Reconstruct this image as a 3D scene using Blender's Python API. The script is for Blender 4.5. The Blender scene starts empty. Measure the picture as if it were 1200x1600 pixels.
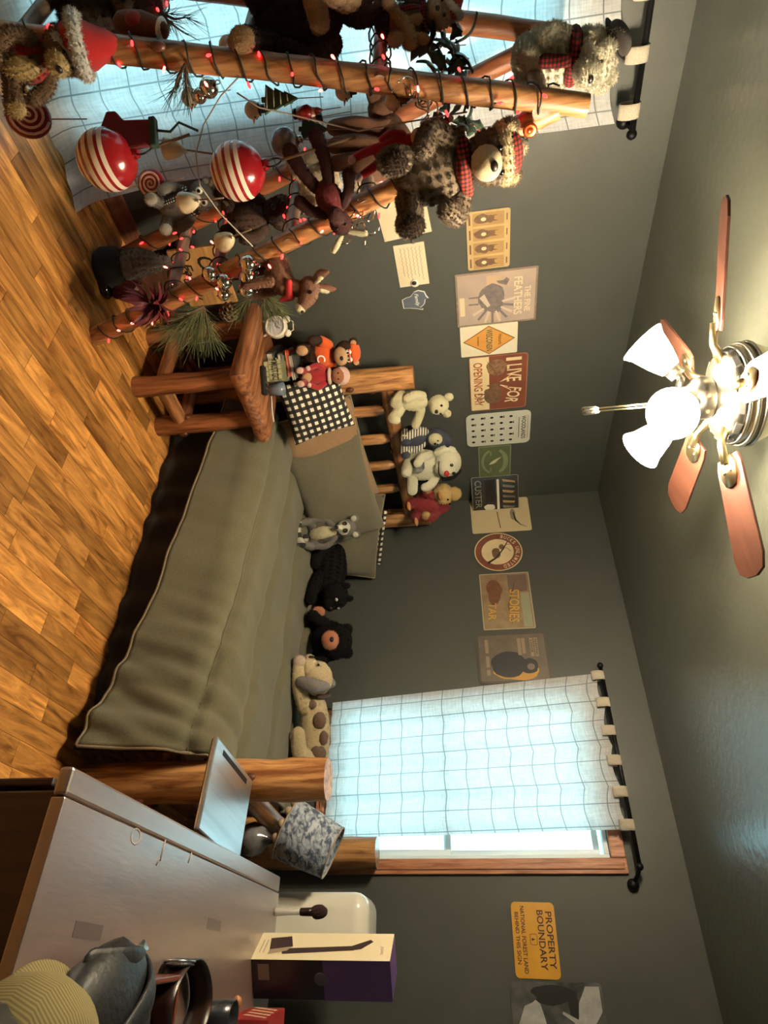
import bpy, bmesh, math, random
from mathutils import Vector as V, Matrix, Euler, noise
PI = math.pi
random.seed(7)
SC = bpy.context.scene
COL = SC.collection

# ------------------------------------------------------------------ camera
# upright view of the room, then the phone was held on its side: photo right = room up
EYE = V((2.822, -3.670, 1.49)); FPX = 1000.0
yaw, pit, rol = math.radians(127.05), math.radians(6.95), math.radians(4.08)
FW = V((math.cos(yaw)*math.cos(pit), math.sin(yaw)*math.cos(pit), -math.sin(pit)))
_r = V((math.sin(yaw), -math.cos(yaw), 0)); _u = _r.cross(FW)
RT = _r*math.cos(rol) - _u*math.sin(rol); UP = _u*math.cos(rol) + _r*math.sin(rol)
cam = bpy.data.cameras.new('camera'); camo = bpy.data.objects.new('camera', cam); COL.objects.link(camo)
cam.sensor_fit = 'VERTICAL'; cam.sensor_height = 36; cam.lens = FPX/1600*36; cam.clip_start = .02
mx = Matrix((UP, -RT, -FW)).transposed().to_4x4(); mx.translation = EYE; camo.matrix_world = mx
SC.camera = camo

# ------------------------------------------------------------------ world, exposure
W = bpy.data.worlds.new('world'); SC.world = W; W.use_nodes = True
bg = W.node_tree.nodes['Background']; bg.inputs[0].default_value = (.46, .86, .97, 1); bg.inputs[1].default_value = 3.05
vs = SC.view_settings; vs.view_transform = 'Standard'; vs.look = 'None'; vs.gamma = 1; vs.exposure = 0.92; vs.use_curve_mapping = False
SHADE_E = 165.0
def portal(name, loc, rot, sx, sy):
    l = bpy.data.lights.new(name, 'AREA'); l.shape = 'RECTANGLE'; l.size = sx; l.size_y = sy
    l.cycles.is_portal = True
    o = bpy.data.objects.new(name, l); COL.objects.link(o); o.location = loc; o.rotation_euler = rot
portal('window_portal', (1.85, .14, 1.53), (-PI/2, 0, 0), .86, 1.14)
portal('door_portal', (-.14, -3.40, 1.05), (0, -PI/2, 0), 2.1, 1.6)

# ------------------------------------------------------------------ measuring
def ray(x, y): return (FW*FPX + RT*(y-800) + UP*(x-600))
def on(x, y, ax, v):
    d = ray(x, y); return EYE + d*((v-EYE[ax])/d[ax])
def PX(x, y, v): return on(x, y, 0, v)
def PY(x, y, v): return on(x, y, 1, v)
def PZ(x, y, v): return on(x, y, 2, v)

# ------------------------------------------------------------------ materials
def lin(c):
    return tuple((v/255/12.92 if v/255 <= .04045 else ((v/255+.055)/1.055)**2.4) for v in c[:3]) + (1,)
MATS = {}
def node(nt, t, **kw):
    n = nt.nodes.new(t)
    for k, v in kw.items():
        if hasattr(n, k) and not k.startswith('i_'): setattr(n, k, v)
    return n
def mat(name, c, rough=.6, metal=0, c2=None, ns=8, nd=4, stretch=None, bump=0, bs=60, sheen=0, emit=0, trans=0, spec=.5, coat=0, obj_rand=0, contrast=1, alpha=None, coatr=.12, ior=1.5, dist=.6):
    """procedural principled material: two colours mixed by noise, fine bump"""
    if name in MATS: return MATS[name]
    m = bpy.data.materials.new(name); m.use_nodes = True; MATS[name] = m
    nt = m.node_tree; b = nt.nodes['Principled BSDF']; L = nt.links.new
    b.inputs['Base Color'].default_value = lin(c); b.inputs['Roughness'].default_value = rough
    b.inputs['Metallic'].default_value = metal; b.inputs['Specular IOR Level'].default_value = spec
    b.inputs['Sheen Weight'].default_value = sheen; b.inputs['Sheen Roughness'].default_value = .6
    b.inputs['Coat Weight'].default_value = coat; b.inputs['Coat Roughness'].default_value = coatr; b.inputs['IOR'].default_value = ior
    b.inputs['Transmission Weight'].default_value = trans
    if alpha is not None: b.inputs['Alpha'].default_value = alpha
    if emit:
        b.inputs['Emission Color'].default_value = lin(c); b.inputs['Emission Strength'].default_value = emit
    tc = nt.nodes.new('ShaderNodeTexCoord'); vec = tc.outputs['Object']
    if obj_rand:
        oi = nt.nodes.new('ShaderNodeObjectInfo'); ad = nt.nodes.new('ShaderNodeVectorMath'); ad.operation = 'ADD'
        sc = nt.nodes.new('ShaderNodeVectorMath'); sc.operation = 'SCALE'; sc.inputs[0].default_value = (17.3, 9.1, 5.7)
        L(oi.outputs['Random'], sc.inputs['Scale']); L(vec, ad.inputs[0]); L(sc.outputs[0], ad.inputs[1]); vec = ad.outputs[0]
    if c2 is not None:
        mp = nt.nodes.new('ShaderNodeMapping'); L(vec, mp.inputs[0])
        if stretch: mp.inputs['Scale'].default_value = stretch
        nz = nt.nodes.new('ShaderNodeTexNoise'); nz.inputs['Scale'].default_value = ns; nz.inputs['Detail'].default_value = nd
        nz.inputs['Roughness'].default_value = .6; nz.inputs['Distortion'].default_value = dist if stretch else .1
        L(mp.outputs[0], nz.inputs['Vector'])
        rp = nt.nodes.new('ShaderNodeValToRGB'); e = rp.color_ramp.elements
        h = .22/contrast; e[0].position = .5-h; e[1].position = .5+h; e[0].color = lin(c); e[1].color = lin(c2)
        L(nz.outputs[0], rp.inputs[0]); colout = rp.outputs[0]
        if obj_rand:
            hs = nt.nodes.new('ShaderNodeHueSaturation'); mr = nt.nodes.new('ShaderNodeMapRange')
            mr.inputs[3].default_value = 1-obj_rand; mr.inputs[4].default_value = 1+obj_rand
            L(oi.outputs['Random'], mr.inputs[0]); L(mr.outputs[0], hs.inputs['Value']); L(colout, hs.inputs['Color']); colout = hs.outputs[0]
        L(colout, b.inputs['Base Color'])
    if bump:
        n2 = nt.nodes.new('ShaderNodeTexNoise'); n2.inputs['Scale'].default_value = bs; n2.inputs['Detail'].default_value = 3
        mp2 = nt.nodes.new('ShaderNodeMapping'); L(vec, mp2.inputs[0])
        if stretch: mp2.inputs['Scale'].default_value = stretch
        L(mp2.outputs[0], n2.inputs['Vector'])
        bp = nt.nodes.new('ShaderNodeBump'); bp.inputs['Strength'].default_value = bump; bp.inputs['Distance'].default_value = .01
        L(n2.outputs[0], bp.inputs['Height']); L(bp.outputs[0], b.inputs['Normal'])
    return m
FURS = set()
def fur(name, c, c2=None):
    FURS.add(name)
    c2 = c2 or tuple(min(255, v*1.18+6) for v in c)
    return mat(name, c, .95, c2=c2, ns=70, nd=5, bump=.9, bs=260, sheen=.35*min(1, sum(c)/330)**2, spec=.12)
def cloth(name, c, c2=None, ns=180, rough=.9, bump=.4):
    c2 = c2 or tuple(v*.88 for v in c)
    return mat(name, c, rough, c2=c2, ns=ns, nd=2, bump=bump, bs=420, sheen=.15, spec=.2)
def wood(name, c, c2, axis='z', rough=.45, obj=.12, ns=5, coat=.15):
    st = {'x': (.12, 1.3, 1.3), 'y': (1.3, .12, 1.3), 'z': (1.3, 1.3, .12)}[axis]
    return mat(name, c, rough, c2=c2, ns=ns*9, nd=6, stretch=st, bump=.25, bs=30, obj_rand=obj, coat=coat, contrast=1.7)

# ------------------------------------------------------------------ mesh building
def frame_for(d):
    d = d.normalized(); a = V((0, 0, 1)) if abs(d.z) < .9 else V((1, 0, 0))
    u = d.cross(a).normalized(); return u, d.cross(u).normalized()
class MB:
    def __init__(s): s.v = []; s.f = []
    def add(s, vs, fs):
        k = len(s.v); s.v += [tuple(v) for v in vs]; s.f += [tuple(i+k for i in f) for f in fs]; return s
    def box(s, c, d, rot=None):
        c = V(c); h = V(d)/2; R = (rot if isinstance(rot, Matrix) else Euler(rot or (0, 0, 0)).to_matrix())
        vs = [c + R @ V((h.x*i, h.y*j, h.z*k)) for i in (-1, 1) for j in (-1, 1) for k in (-1, 1)]
        return s.add(vs, [(0, 1, 3, 2), (4, 6, 7, 5), (0, 4, 5, 1), (2, 3, 7, 6), (0, 2, 6, 4), (1, 5, 7, 3)])
    def ell(s, c, r, rot=None, n=16, m=10, fz=0, ff=9):
        c = V(c); r = V(r) if not isinstance(r, (int, float)) else V((r, r, r)); R = Euler(rot or (0, 0, 0)).to_matrix()
        vs = []; 
        for j in range(1, m):
            t = PI*j/m
            for i in range(n):
                p = 2*PI*i/n; vs.append(V((math.sin(t)*math.cos(p), math.sin(t)*math.sin(p), math.cos(t))))
        vs += [V((0, 0, 1)), V((0, 0, -1))]
        if fz: vs = [v*(1+fz*noise.noise(v*ff+c*31)) for v in vs]
        vs = [c + R @ V((v.x*r.x, v.y*r.y, v.z*r.z)) for v in vs]
        fs = [(j*n+i, j*n+n+i, j*n+n+(i+1) % n, j*n+(i+1) % n) for j in range(m-2) for i in range(n)]
        T = (m-1)*n
        fs += [(T, i, (i+1) % n) for i in range(n)] + [(T+1, (m-2)*n+(i+1) % n, (m-2)*n+i) for i in range(n)]
        return s.add(vs, fs)
    def tube(s, pts, r, n=10, cap=True, fz=0, ff=6, closed=False, flat=1):
        pts = [V(p) for p in pts]; N = len(pts)
        rs = r if isinstance(r, (list, tuple)) else [r]*N
        vs = []; u = None
        for i, p in enumerate(pts):
            if closed: d = pts[(i+1) % N]-pts[i-1]
            else: d = pts[min(i+1, N-1)]-pts[max(i-1, 0)]
            if d.length < 1e-9: d = V((0, 0, 1))
            d.normalize()
            if u is None: u, w = frame_for(d)
            else:
                u = u - d*u.dot(d); u = u.normalized() if u.length > 1e-6 else frame_for(d)[0]; w = d.cross(u)
            for k in range(n):
                a = 2*PI*k/n; o = u*math.cos(a)+w*math.sin(a)*flat
                q = rs[i]*(1+(fz*noise.noise((p+o*.1)*ff+V((3, 7, 1))) if fz else 0))
                vs.append(p+o*q)
        fs = [(i*n+k, i*n+(k+1) % n, (i+1)*n+(k+1) % n, (i+1)*n+k) for i in range(N-1) for k in range(n)]
        if closed: fs += [((N-1)*n+k, (N-1)*n+(k+1) % n, (k+1) % n, k) for k in range(n)]
        elif cap: fs += [tuple(range(n-1, -1, -1)), tuple((N-1)*n+k for k in range(n))]
        return s.add(vs, fs)
    def cap(s, a, b, ra, rb, n=12, fz=0):
        """tapered capsule"""
        a = V(a); b = V(b); d = (b-a); L = max(d.length, 1e-6); d = d/L; pts = []; rs = []
        for t in (90, 60, 30): pts.append(a-d*ra*math.sin(math.radians(t))); rs.append(max(ra*math.cos(math.radians(t)), ra*.02))
        for k in range(5): pts.append(a+d*L*k/4); rs.append(ra+(rb-ra)*k/4)
        for t in (30, 60, 90): pts.append(b+d*rb*math.sin(math.radians(t))); rs.append(max(rb*math.cos(math.radians(t)), rb*.02))
        return s.tube(pts, rs, n, True, fz, 14)
    def chain(s, pts, rs, n=12, sub=4, fz=0, flat=1):
        """smooth tapered limb through points, rounded ends"""
        pts = [V(p) for p in pts]; q = []; qr = []
        for i in range(len(pts)-1):
            p0, p1, p2, p3 = pts[max(i-1, 0)], pts[i], pts[i+1], pts[min(i+2, len(pts)-1)]
            for k in range(sub):
                t = k/sub
                q.append(.5*((2*p1)+(-p0+p2)*t+(2*p0-5*p1+4*p2-p3)*t*t+(-p0+3*p1-3*p2+p3)*t**3)); qr.append(rs[i]+(rs[i+1]-rs[i])*t)
        q.append(pts[-1]); qr.append(rs[-1])
        d0 = (q[0]-q[1]).normalized(); d1 = (q[-1]-q[-2]).normalized(); r0 = qr[0]; r1 = qr[-1]
        A = [q[0]+d0*r0*math.sin(math.radians(t)) for t in (88, 60, 30)]; Ar = [max(r0*math.cos(math.radians(t)), r0*.05) for t in (88, 60, 30)]
        B = [q[-1]+d1*r1*math.sin(math.radians(t)) for t in (30, 60, 88)]; Br = [max(r1*math.cos(math.radians(t)), r1*.05) for t in (30, 60, 88)]
        return s.tube(A+q+B, Ar+qr+Br, n, True, fz, 14, flat=flat)
    def lathe(s, prof, n=24, M=None, caps=True):
        M = M or Matrix(); vs = []
        for r, z in prof:
            for k in range(n): a = 2*PI*k/n; vs.append(M @ V((r*math.cos(a), r*math.sin(a), z)))
        N = len(prof); fs = [(i*n+k, i*n+(k+1) % n, (i+1)*n+(k+1) % n, (i+1)*n+k) for i in range(N-1) for k in range(n)]
        if caps: fs += [tuple(range(n-1, -1, -1)), tuple((N-1)*n+k for k in range(n))]
        return s.add(vs, fs)
    def prism(s, poly, z0, z1, M=None):
        M = M or Matrix(); n = len(poly)
        vs = [M @ V((x, y, z0)) for x, y in poly] + [M @ V((x, y, z1)) for x, y in poly]
        return s.add(vs, [tuple(range(n-1, -1, -1)), tuple(range(n, 2*n))] + [(k, (k+1) % n, n+(k+1) % n, n+k) for k in range(n)])
    def grid(s, fn, nu, nv):
        vs = [fn(i/nu, j/nv) for i in range(nu+1) for j in range(nv+1)]; m = nv+1
        return s.add(vs, [(i*m+j, (i+1)*m+j, (i+1)*m+j+1, i*m+j+1) for i in range(nu) for j in range(nv)])
    def xf(s, M): s.v = [tuple(M @ V(v)) for v in s.v]; return s
    def mesh(s, name, smooth=True):
        me = bpy.data.meshes.new(name); me.from_pydata(s.v, [], s.f); me.validate()
        bm = bmesh.new(); bm.from_mesh(me); bmesh.ops.recalc_face_normals(bm, faces=bm.faces); bm.to_mesh(me); bm.free()
        if smooth: me.polygons.foreach_set('use_smooth', [True]*len(me.polygons))
        return me
    def put(s, name, m, parent=None, smooth=True, bev=0, sub=0, auto=None, solid=0):
        o = link(name, s.mesh(name, smooth), m, parent)
        if solid: md = o.modifiers.new('solid', 'SOLIDIFY'); md.thickness = solid; md.offset = 0
        if bev: md = o.modifiers.new('bevel', 'BEVEL'); md.width = bev; md.segments = 2; md.limit_method = 'ANGLE'; md.angle_limit = .6
        if sub: md = o.modifiers.new('sub', 'SUBSURF'); md.levels = sub; md.render_levels = sub
        if auto: o.data.set_sharp_from_angle(angle=auto)
        return o
def link(name, me, m=None, parent=None):
    o = bpy.data.objects.new(name, me); COL.objects.link(o)
    if m is not None and me is not None and not me.materials: me.materials.append(m)
    if parent: o.parent = parent
    return o
def tag(o, label=None, cat=None, group=None, kind=None):
    if label: o['label'] = label
    if cat: o['category'] = cat
    if group: o['group'] = group
    if kind: o['kind'] = kind
    return o
def thing(name, label, cat, loc=(0, 0, 0), rot=(0, 0, 0), group=None, scale=1):
    o = bpy.data.objects.new(name, None); COL.objects.link(o); o.location = loc; o.rotation_euler = rot; o.empty_display_size = .05
    o.scale = (scale,)*3
    return tag(o, label, cat, group)
def struct(o): return tag(o, kind='structure')
def copy_tree(o, parent=None):
    c = o.copy(); COL.objects.link(c); c.parent = parent
    for ch in list(o.children): copy_tree(ch, c)
    return c
_tx = {}
def text_mesh(txt, size=1, align='CENTER', ext=0, shear=0, space=1):
    k = (txt, size, align, ext, shear, space)
    cu = bpy.data.curves.new('text', 'FONT'); cu.body = txt; cu.size = size; cu.align_x = align; cu.align_y = 'CENTER'
    cu.extrude = ext; cu.shear = shear; cu.space_character = space; cu.offset = .014; cu.resolution_u = 3
    o = bpy.data.objects.new('text', cu); COL.objects.link(o)
    dg = bpy.context.evaluated_depsgraph_get(); me = bpy.data.meshes.new_from_object(o.evaluated_get(dg))
    bpy.data.objects.remove(o); bpy.data.curves.remove(cu); return me
def lettering(txt, parent, m, w, h, c=(0, 0), z=.003, rot=0, shear=0, bold=0, name='lettering'):
    """text fitted to a width x height box on a sign face"""
    me = text_mesh(txt, 1, shear=shear); xs = [v.co.x for v in me.vertices]; ys = [v.co.y for v in me.vertices]
    if not xs: return
    sx = w/(max(xs)-min(xs)); sy = h/(max(ys)-min(ys)); ox = (max(xs)+min(xs))/2; oy = (max(ys)+min(ys))/2
    cr, sr = math.cos(rot), math.sin(rot)
    for v in me.vertices:
        x, y = (v.co.x-ox)*sx, (v.co.y-oy)*sy; v.co = (c[0]+x*cr-y*sr, c[1]+x*sr+y*cr, z)
    return link(name, me, m, parent)

# ================================================================== the room
CEIL = 2.44; XE = 3.22; YS = -4.7
PAINT = mat('wall_paint', (67, 69, 64), .5, c2=(72, 74, 69), ns=3, bump=.08, bs=160, spec=.4)
CPAINT = mat('ceiling_paint', (78, 80, 70), .30, c2=(88, 90, 80), ns=2, bump=.16, bs=30, spec=.9)
def slab(name, boxes, m):
    b = MB()
    for lo, hi in boxes: b.box([(lo[i]+hi[i])/2 for i in range(3)], [hi[i]-lo[i] for i in range(3)])
    return struct(b.put(name, m, smooth=False))
T = .14
DY0, DY1, DZ = -4.2, -2.58, 2.08          # glazed door opening, left wall
WX0, WX1, WZ0, WZ1 = 1.46, 2.285, .66, 2.095   # window opening, back wall
slab('wall_left', [((-T, YS, 0), (0, DY0, CEIL)), ((-T, DY1, 0), (0, T, CEIL)), ((-T, DY0, DZ), (0, DY1, CEIL))], PAINT)
slab('wall_back', [((0, 0, 0), (WX0, T, CEIL)), ((WX1, 0, 0), (XE, T, CEIL)), ((WX0, 0, 0), (WX1, T, WZ0)), ((WX0, 0, WZ1), (WX1, T, CEIL))], PAINT)
slab('wall_right', [((XE, YS, 0), (XE+T, T, CEIL))], PAINT)
slab('wall_front', [((-T, YS-T, 0), (XE+T, YS, CEIL))], PAINT)
slab('ceiling', [((-T, YS-T, CEIL), (XE+T, T, CEIL+.1))], CPAINT)
# floor: a sub-floor with every plank laid on it
fl = slab('floor', [((-T, YS-T, -.08), (XE+T, T, -.012))], mat('subfloor', (40, 26, 16), .9))
PLK = mat('plank_wood', (122, 72, 28), .30, c2=(222, 158, 84), ns=15, nd=8, stretch=(1.6, .24, 1), dist=1.4, bump=.05, bs=50, obj_rand=.42, coat=.15, contrast=1.3)
PW = .084
plens = [.30, .42, .56, .74]
pm = {}
for L in plens:
    b = MB(); b.box((0, 0, -.006), (PW-.0016, L-.0016, .012)); pm[L] = b.mesh('plank', False); pm[L].materials.append(PLK)
rp = random.Random(3); far = MB()
def floor_seen(x, y):
    """can the photograph see this spot of floor?"""
    d = V((x, y, 0))-EYE; w_ = d.dot(FW)
    if w_ < .1: return False
    px, py = 600+FPX*d.dot(UP)/w_, 800+FPX*d.dot(RT)/w_
    return -90 < px < 1290 and -90 < py < 1690 and not (y > -1.33 and .15 < x < 2.3) and not (x > 2.62 and y > -2.6)
for i in range(int(XE/PW)+1):
    y = YS + rp.uniform(-.5, 0)
    x = PW*(i+.5)
    while y < 0:
        L = rp.choice(plens)
        if floor_seen(x, y+L/2) or floor_seen(x, y) or floor_seen(x, y+L):
            o = link('plank', pm[L], None, fl); o.location = (x, y+L/2, 0)
        else: far.box((x, y+L/2, -.006), (PW-.0016, L-.0016, .012))
        y += L
tag(far.put('hidden_planks', PLK, fl, smooth=False), kind='stuff')
BASE = wood('baseboard_wood', (112, 68, 50), (150, 100, 78), 'y', .45)
struct(MB().box((.008, (DY1+.06)/2-.03, .045), (.016, -DY1-.12, .09)).put('baseboard_left', BASE, smooth=False, bev=.004))
struct(MB().box((XE/2, -.008, .045), (XE, .016, .09)).put('baseboard_back', BASE, smooth=False, bev=.004))

# glazed door behind the long curtain
VIN = mat('white_vinyl', (226, 232, 232), .4)
def glass_mat():
    m = bpy.data.materials.new('window_glass'); m.use_nodes = True; nt = m.node_tree; nt.nodes.clear()
    o = nt.nodes.new('ShaderNodeOutputMaterial'); t = nt.nodes.new('ShaderNodeBsdfTransparent'); g = nt.nodes.new('ShaderNodeBsdfGlossy')
    g.inputs['Roughness'].default_value = .02; mx_ = nt.nodes.new('ShaderNodeMixShader'); fr = nt.nodes.new('ShaderNodeFresnel'); fr.inputs[0].default_value = 1.45
    t.inputs[0].default_value = (.95, .98, .97, 1)
    nt.links.new(fr.outputs[0], mx_.inputs[0]); nt.links.new(t.outputs[0], mx_.inputs[1]); nt.links.new(g.outputs[0], mx_.inputs[2]); nt.links.new(mx_.outputs[0], o.inputs[0])
    return m
GLASS = glass_mat()
def rect_frame(b, axis, lo, hi, zlo, zhi, w, d0, d1):
    """frame of four bars in the plane of a wall (axis 'x': bars run along x)"""
    for a0, a1, z0, z1 in ((lo, lo+w, zlo, zhi), (hi-w, hi, zlo, zhi), (lo+w, hi-w, zlo, zlo+w), (lo+w, hi-w, zhi-w, zhi)):
        c = ((a0+a1)/2, (d0+d1)/2, (z0+z1)/2); s = (a1-a0, d1-d0, z1-z0)
        if axis == 'y': c = (c[1], c[0], c[2]); s = (s[1], s[0], s[2])
        b.box(c, s)
    return b
d1 = struct(rect_frame(MB(), 'y', DY0, DY1, 0, DZ, .05, -.13, -.02).put('door_1', VIN, smooth=False, bev=.004))
for k, (a, c) in enumerate(((DY0+.05, (DY0+DY1)/2+.03), ((DY0+DY1)/2-.03, DY1-.05))):
    dx = -.05-.03*k
    s_ = rect_frame(MB(), 'y', a, c, .05, DZ-.05, .07, dx-.015, dx+.015).put('sash', VIN, d1, smooth=False, bev=.003)
    MB().box((dx, (a+c)/2, DZ/2), (.006, c-a-.14, DZ-.24)).put('pane', GLASS, d1, smooth=False)
w1 = struct(rect_frame(MB(), 'x', WX0, WX1, WZ0, WZ1, .022, .02, .13).put('window_1', VIN, smooth=False, bev=.003))
zm = 1.29
for a, c, yy in ((zm-.02, WZ1-.035, .09), (WZ0+.035, zm+.02, .06)):
    rect_frame(MB(), 'x', WX0+.022, WX1-.022, a, c, .030, yy-.015, yy+.015).put('sash', VIN, w1, smooth=False, bev=.003)
    MB().box(((WX0+WX1)/2, yy, (a+c)/2), (WX1-WX0-.10, .006, c-a-.06)).put('pane', GLASS, w1, smooth=False)
TRW = wood('trim_wood', (142, 88, 58), (186, 128, 92), 'z', .4)
b = MB(); cw = .07
for a0, a1, z0, z1 in ((WX1, WX1+cw, WZ0-cw, WZ1+cw), (WX0, WX1, WZ1, WZ1+cw), (WX0+.04, WX1, WZ0-cw, WZ0)):
    b.box(((a0+a1)/2, -.011, (z0+z1)/2), (a1-a0, .022, z1-z0))
    b.box(((a0+a1)/2, -.024, (z0+z1)/2), ((a1-a0)*.45, .012, (z1-z0)*(.98 if a1-a0 < .2 else .35)))
tr = struct(b.put('trim_1', TRW, smooth=False, bev=.004))

# ------------------------------------------------------------------ curtains
def curtain_mat():
    m = bpy.data.materials.new('curtain_cloth'); m.use_nodes = True; nt = m.node_tree; nt.nodes.clear(); L = nt.links.new
    uv = nt.nodes.new('ShaderNodeUVMap'); sx = nt.nodes.new('ShaderNodeSeparateXYZ'); L(uv.outputs[0], sx.inputs[0])
    ln = None
    for k in (0, 1):
        d = nt.nodes.new('ShaderNodeMath'); d.operation = 'DIVIDE'; d.inputs[1].default_value = .118; L(sx.outputs[k], d.inputs[0])
        f = nt.nodes.new('ShaderNodeMath'); f.operation = 'FRACT'; L(d.outputs[0], f.inputs[0])
        c = nt.nodes.new('ShaderNodeMath'); c.operation = 'COMPARE'; c.inputs[1].default_value = .5; c.inputs[2].default_value = .022; L(f.outputs[0], c.inputs[0])
        if ln is None: ln = c
        else:
            mxm = nt.nodes.new('ShaderNodeMath'); mxm.operation = 'MAXIMUM'; L(ln.outputs[0], mxm.inputs[0]); L(c.outputs[0], mxm.inputs[1]); ln = mxm
    # slubby weave
    mp = nt.nodes.new('ShaderNodeMapping'); mp.inputs['Scale'].default_value = (120, 14, 1); L(uv.outputs[0], mp.inputs[0])
    n1 = nt.nodes.new('ShaderNodeTexNoise'); n1.inputs['Scale'].default_value = 1; L(mp.outputs[0], n1.inputs[0])
    mp2 = nt.nodes.new('ShaderNodeMapping'); mp2.inputs['Scale'].default_value = (14, 120, 1); L(uv.outputs[0], mp2.inputs[0])
    n2 = nt.nodes.new('ShaderNodeTexNoise'); n2.inputs['Scale'].default_value = 1; L(mp2.outputs[0], n2.inputs[0])
    ad = nt.nodes.new('ShaderNodeMath'); ad.operation = 'ADD'; L(n1.outputs[0], ad.inputs[0]); L(n2.outputs[0], ad.inputs[1])
    mr = nt.nodes.new('ShaderNodeMapRange'); mr.inputs[1].default_value = .6; mr.inputs[2].default_value = 1.4; mr.inputs[3].default_value = .62; mr.inputs[4].default_value = .92; L(ad.outputs[0], mr.inputs[0])
    base = nt.nodes.new('ShaderNodeCombineColor')
    for k in range(3): L(mr.outputs[0], base.inputs[k])
    mc = nt.nodes.new('ShaderNodeMix'); mc.data_type = 'RGBA'; L(ln.outputs[0], mc.inputs[0]); L(base.outputs[0], mc.inputs[6]); mc.inputs[7].default_value = (.30, .33, .34, 1)
    df = nt.nodes.new('ShaderNodeBsdfDiffuse'); tl = nt.nodes.new('ShaderNodeBsdfTranslucent'); tp = nt.nodes.new('ShaderNodeBsdfTransparent')
    L(mc.outputs[2], df.inputs[0]); L(mc.outputs[2], tl.inputs[0])
    m1 = nt.nodes.new('ShaderNodeMixShader'); m1.inputs[0].default_value = .5; L(df.outputs[0], m1.inputs[1]); L(tl.outputs[0], m1.inputs[2])
    m2 = nt.nodes.new('ShaderNodeMixShader'); m2.inputs[0].default_value = .03; L(m1.outputs[0], m2.inputs[1]); L(tp.outputs[0], m2.inputs[2])
    o = nt.nodes.new('ShaderNodeOutputMaterial'); L(m2.outputs[0], o.inputs[0]); return m
CURT = curtain_mat()
TABM = cloth('curtain_tab', (196, 186, 166))
IRON = mat('black_iron', (24, 24, 25), .45, metal=.6, spec=.4)
def curtain(root, a0, a1, ztop, zbot, folds, amp, place, flare=0, nu=150, nv=56, puddle=0, drop=.03, lean=None):
    """cloth sheet hung between a0 and a1; place(a, depth, z) -> world"""
    b = MB(); uvs = []
    width = abs(a1-a0)*1.12
    def fn(i, j):
        a = a0+(a1-a0)*i; zt = ztop-drop*abs(math.sin(folds*PI*i))
        z = zt+(zbot-zt)*j
        k = .35+.65*j; ph = 2*PI*folds*i
        dep = amp*k*(math.sin(ph+.6*math.sin(3*i))+.35*math.sin(2.3*ph+j*1.5)) + .008*noise.noise(V((i*9, j*7, folds)))
        a += flare*j*(i-.0) if lean is None else lean(i, j)
        if puddle and z < .06: dep += puddle*(.06-z)*6
        if puddle:
            q = max(0, 1-i/.22)**1.3*max(0, (j-.80)/.20)**1.5; dep += .13*q+.025*q*math.sin(40*i+9*j); a -= .02*q
        return place(a, dep, z)
    b.grid(fn, nu, nv)
    o = b.put('cloth', CURT, root)
    uvl = o.data.uv_layers.new(name='UVMap'); m = nv+1
    for p in o.data.polygons:
        for li in p.loop_indices:
            vi = o.data.loops[li].vertex_index; i, j = vi//m, vi % m
            uvl.data[li].uv = (i/nu*width, j/nv*abs(ztop-zbot))
    return o
# back window
rr = thing('curtain_rod', 'black curtain rod across the window above the bed', 'curtain rod', (0, 0, 0))
def rod(root, p0, p1, r, wall_pts):
    MB().tube([p0, p1], r, 12).put('pole', IRON, root)
    for p, q in wall_pts:
        MB().tube([q, (V(p)+V(q))/2+V((0, 0, .004)), p], [.011, .009, .011], 10).ell(q, (.028, .028, .028)).put('bracket', IRON, root)
RZ = 2.205
rod(rr, (1.33, -.095, RZ), (2.335, -.095, RZ), .011, [((1.36, -.095, RZ), (1.36, -.012, RZ)), ((2.335, -.095, RZ), (2.40, -.012, RZ-.03))])
MB().ell((2.335, -.095, RZ), (.018, .018, .018)).put('finial', IRON, rr)
MB().ell((1.325, -.095, RZ), (.018, .018, .018)).put('finial', IRON, rr)
cb = thing('curtain', 'pale grid-pattern tab-top curtain drawn across the window above the bed', 'curtain')
curtain(cb, 1.365, 2.17, 2.19, .66, 4, .016, lambda a, d, z: V((a, -.085+d, z)), lean=lambda i, j: (.115*j*(1-i)+.03*j*i), drop=.022)
for k in range(6):
    x = 1.385+k*.154
    MB().grid(lambda i, j: V((x-.026+.052*i, -.095-.016*math.sin(2*PI*j)*1.05, RZ-.022+ .036*math.cos(2*PI*j)*1.0)), 3, 16).put('tab', TABM, cb, solid=.002)
# long curtain over the glazed door
rl = thing('curtain_rod', 'black curtain rod over the tall curtain behind the log ladder', 'curtain rod')
LZ = 2.262
rod(rl, (.085, -4.35, LZ-.02), (.085, -2.415, LZ), .012, [((.085, -2.43, LZ), (.012, -2.43, LZ-.02)), ((.085, -3.6, LZ-.012), (.012, -3.6, LZ-.03))])
MB().ell((.085, -2.41, LZ), (.02, .02, .02)).put('finial', IRON, rl)
cl = thing('curtain', 'floor-length pale grid-pattern curtain behind the decorated log ladder', 'curtain')
curtain(cl, -2.46, -4.33, 2.19, .015, 7, .022, lambda a, d, z: V((.085+d, a, z)), nu=260, nv=70, puddle=.25, lean=lambda i, j: -.02*j*(1-i), drop=.035)
for k in range(10):
    y = -2.50-k*.19
    MB().grid(lambda i, j: V((.085+.018*math.sin(2*PI*j), y-.028+.056*i, LZ-.024-.01*(k/10)+.040*math.cos(2*PI*j))), 3, 16).put('tab', TABM, cl, solid=.002)

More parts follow.
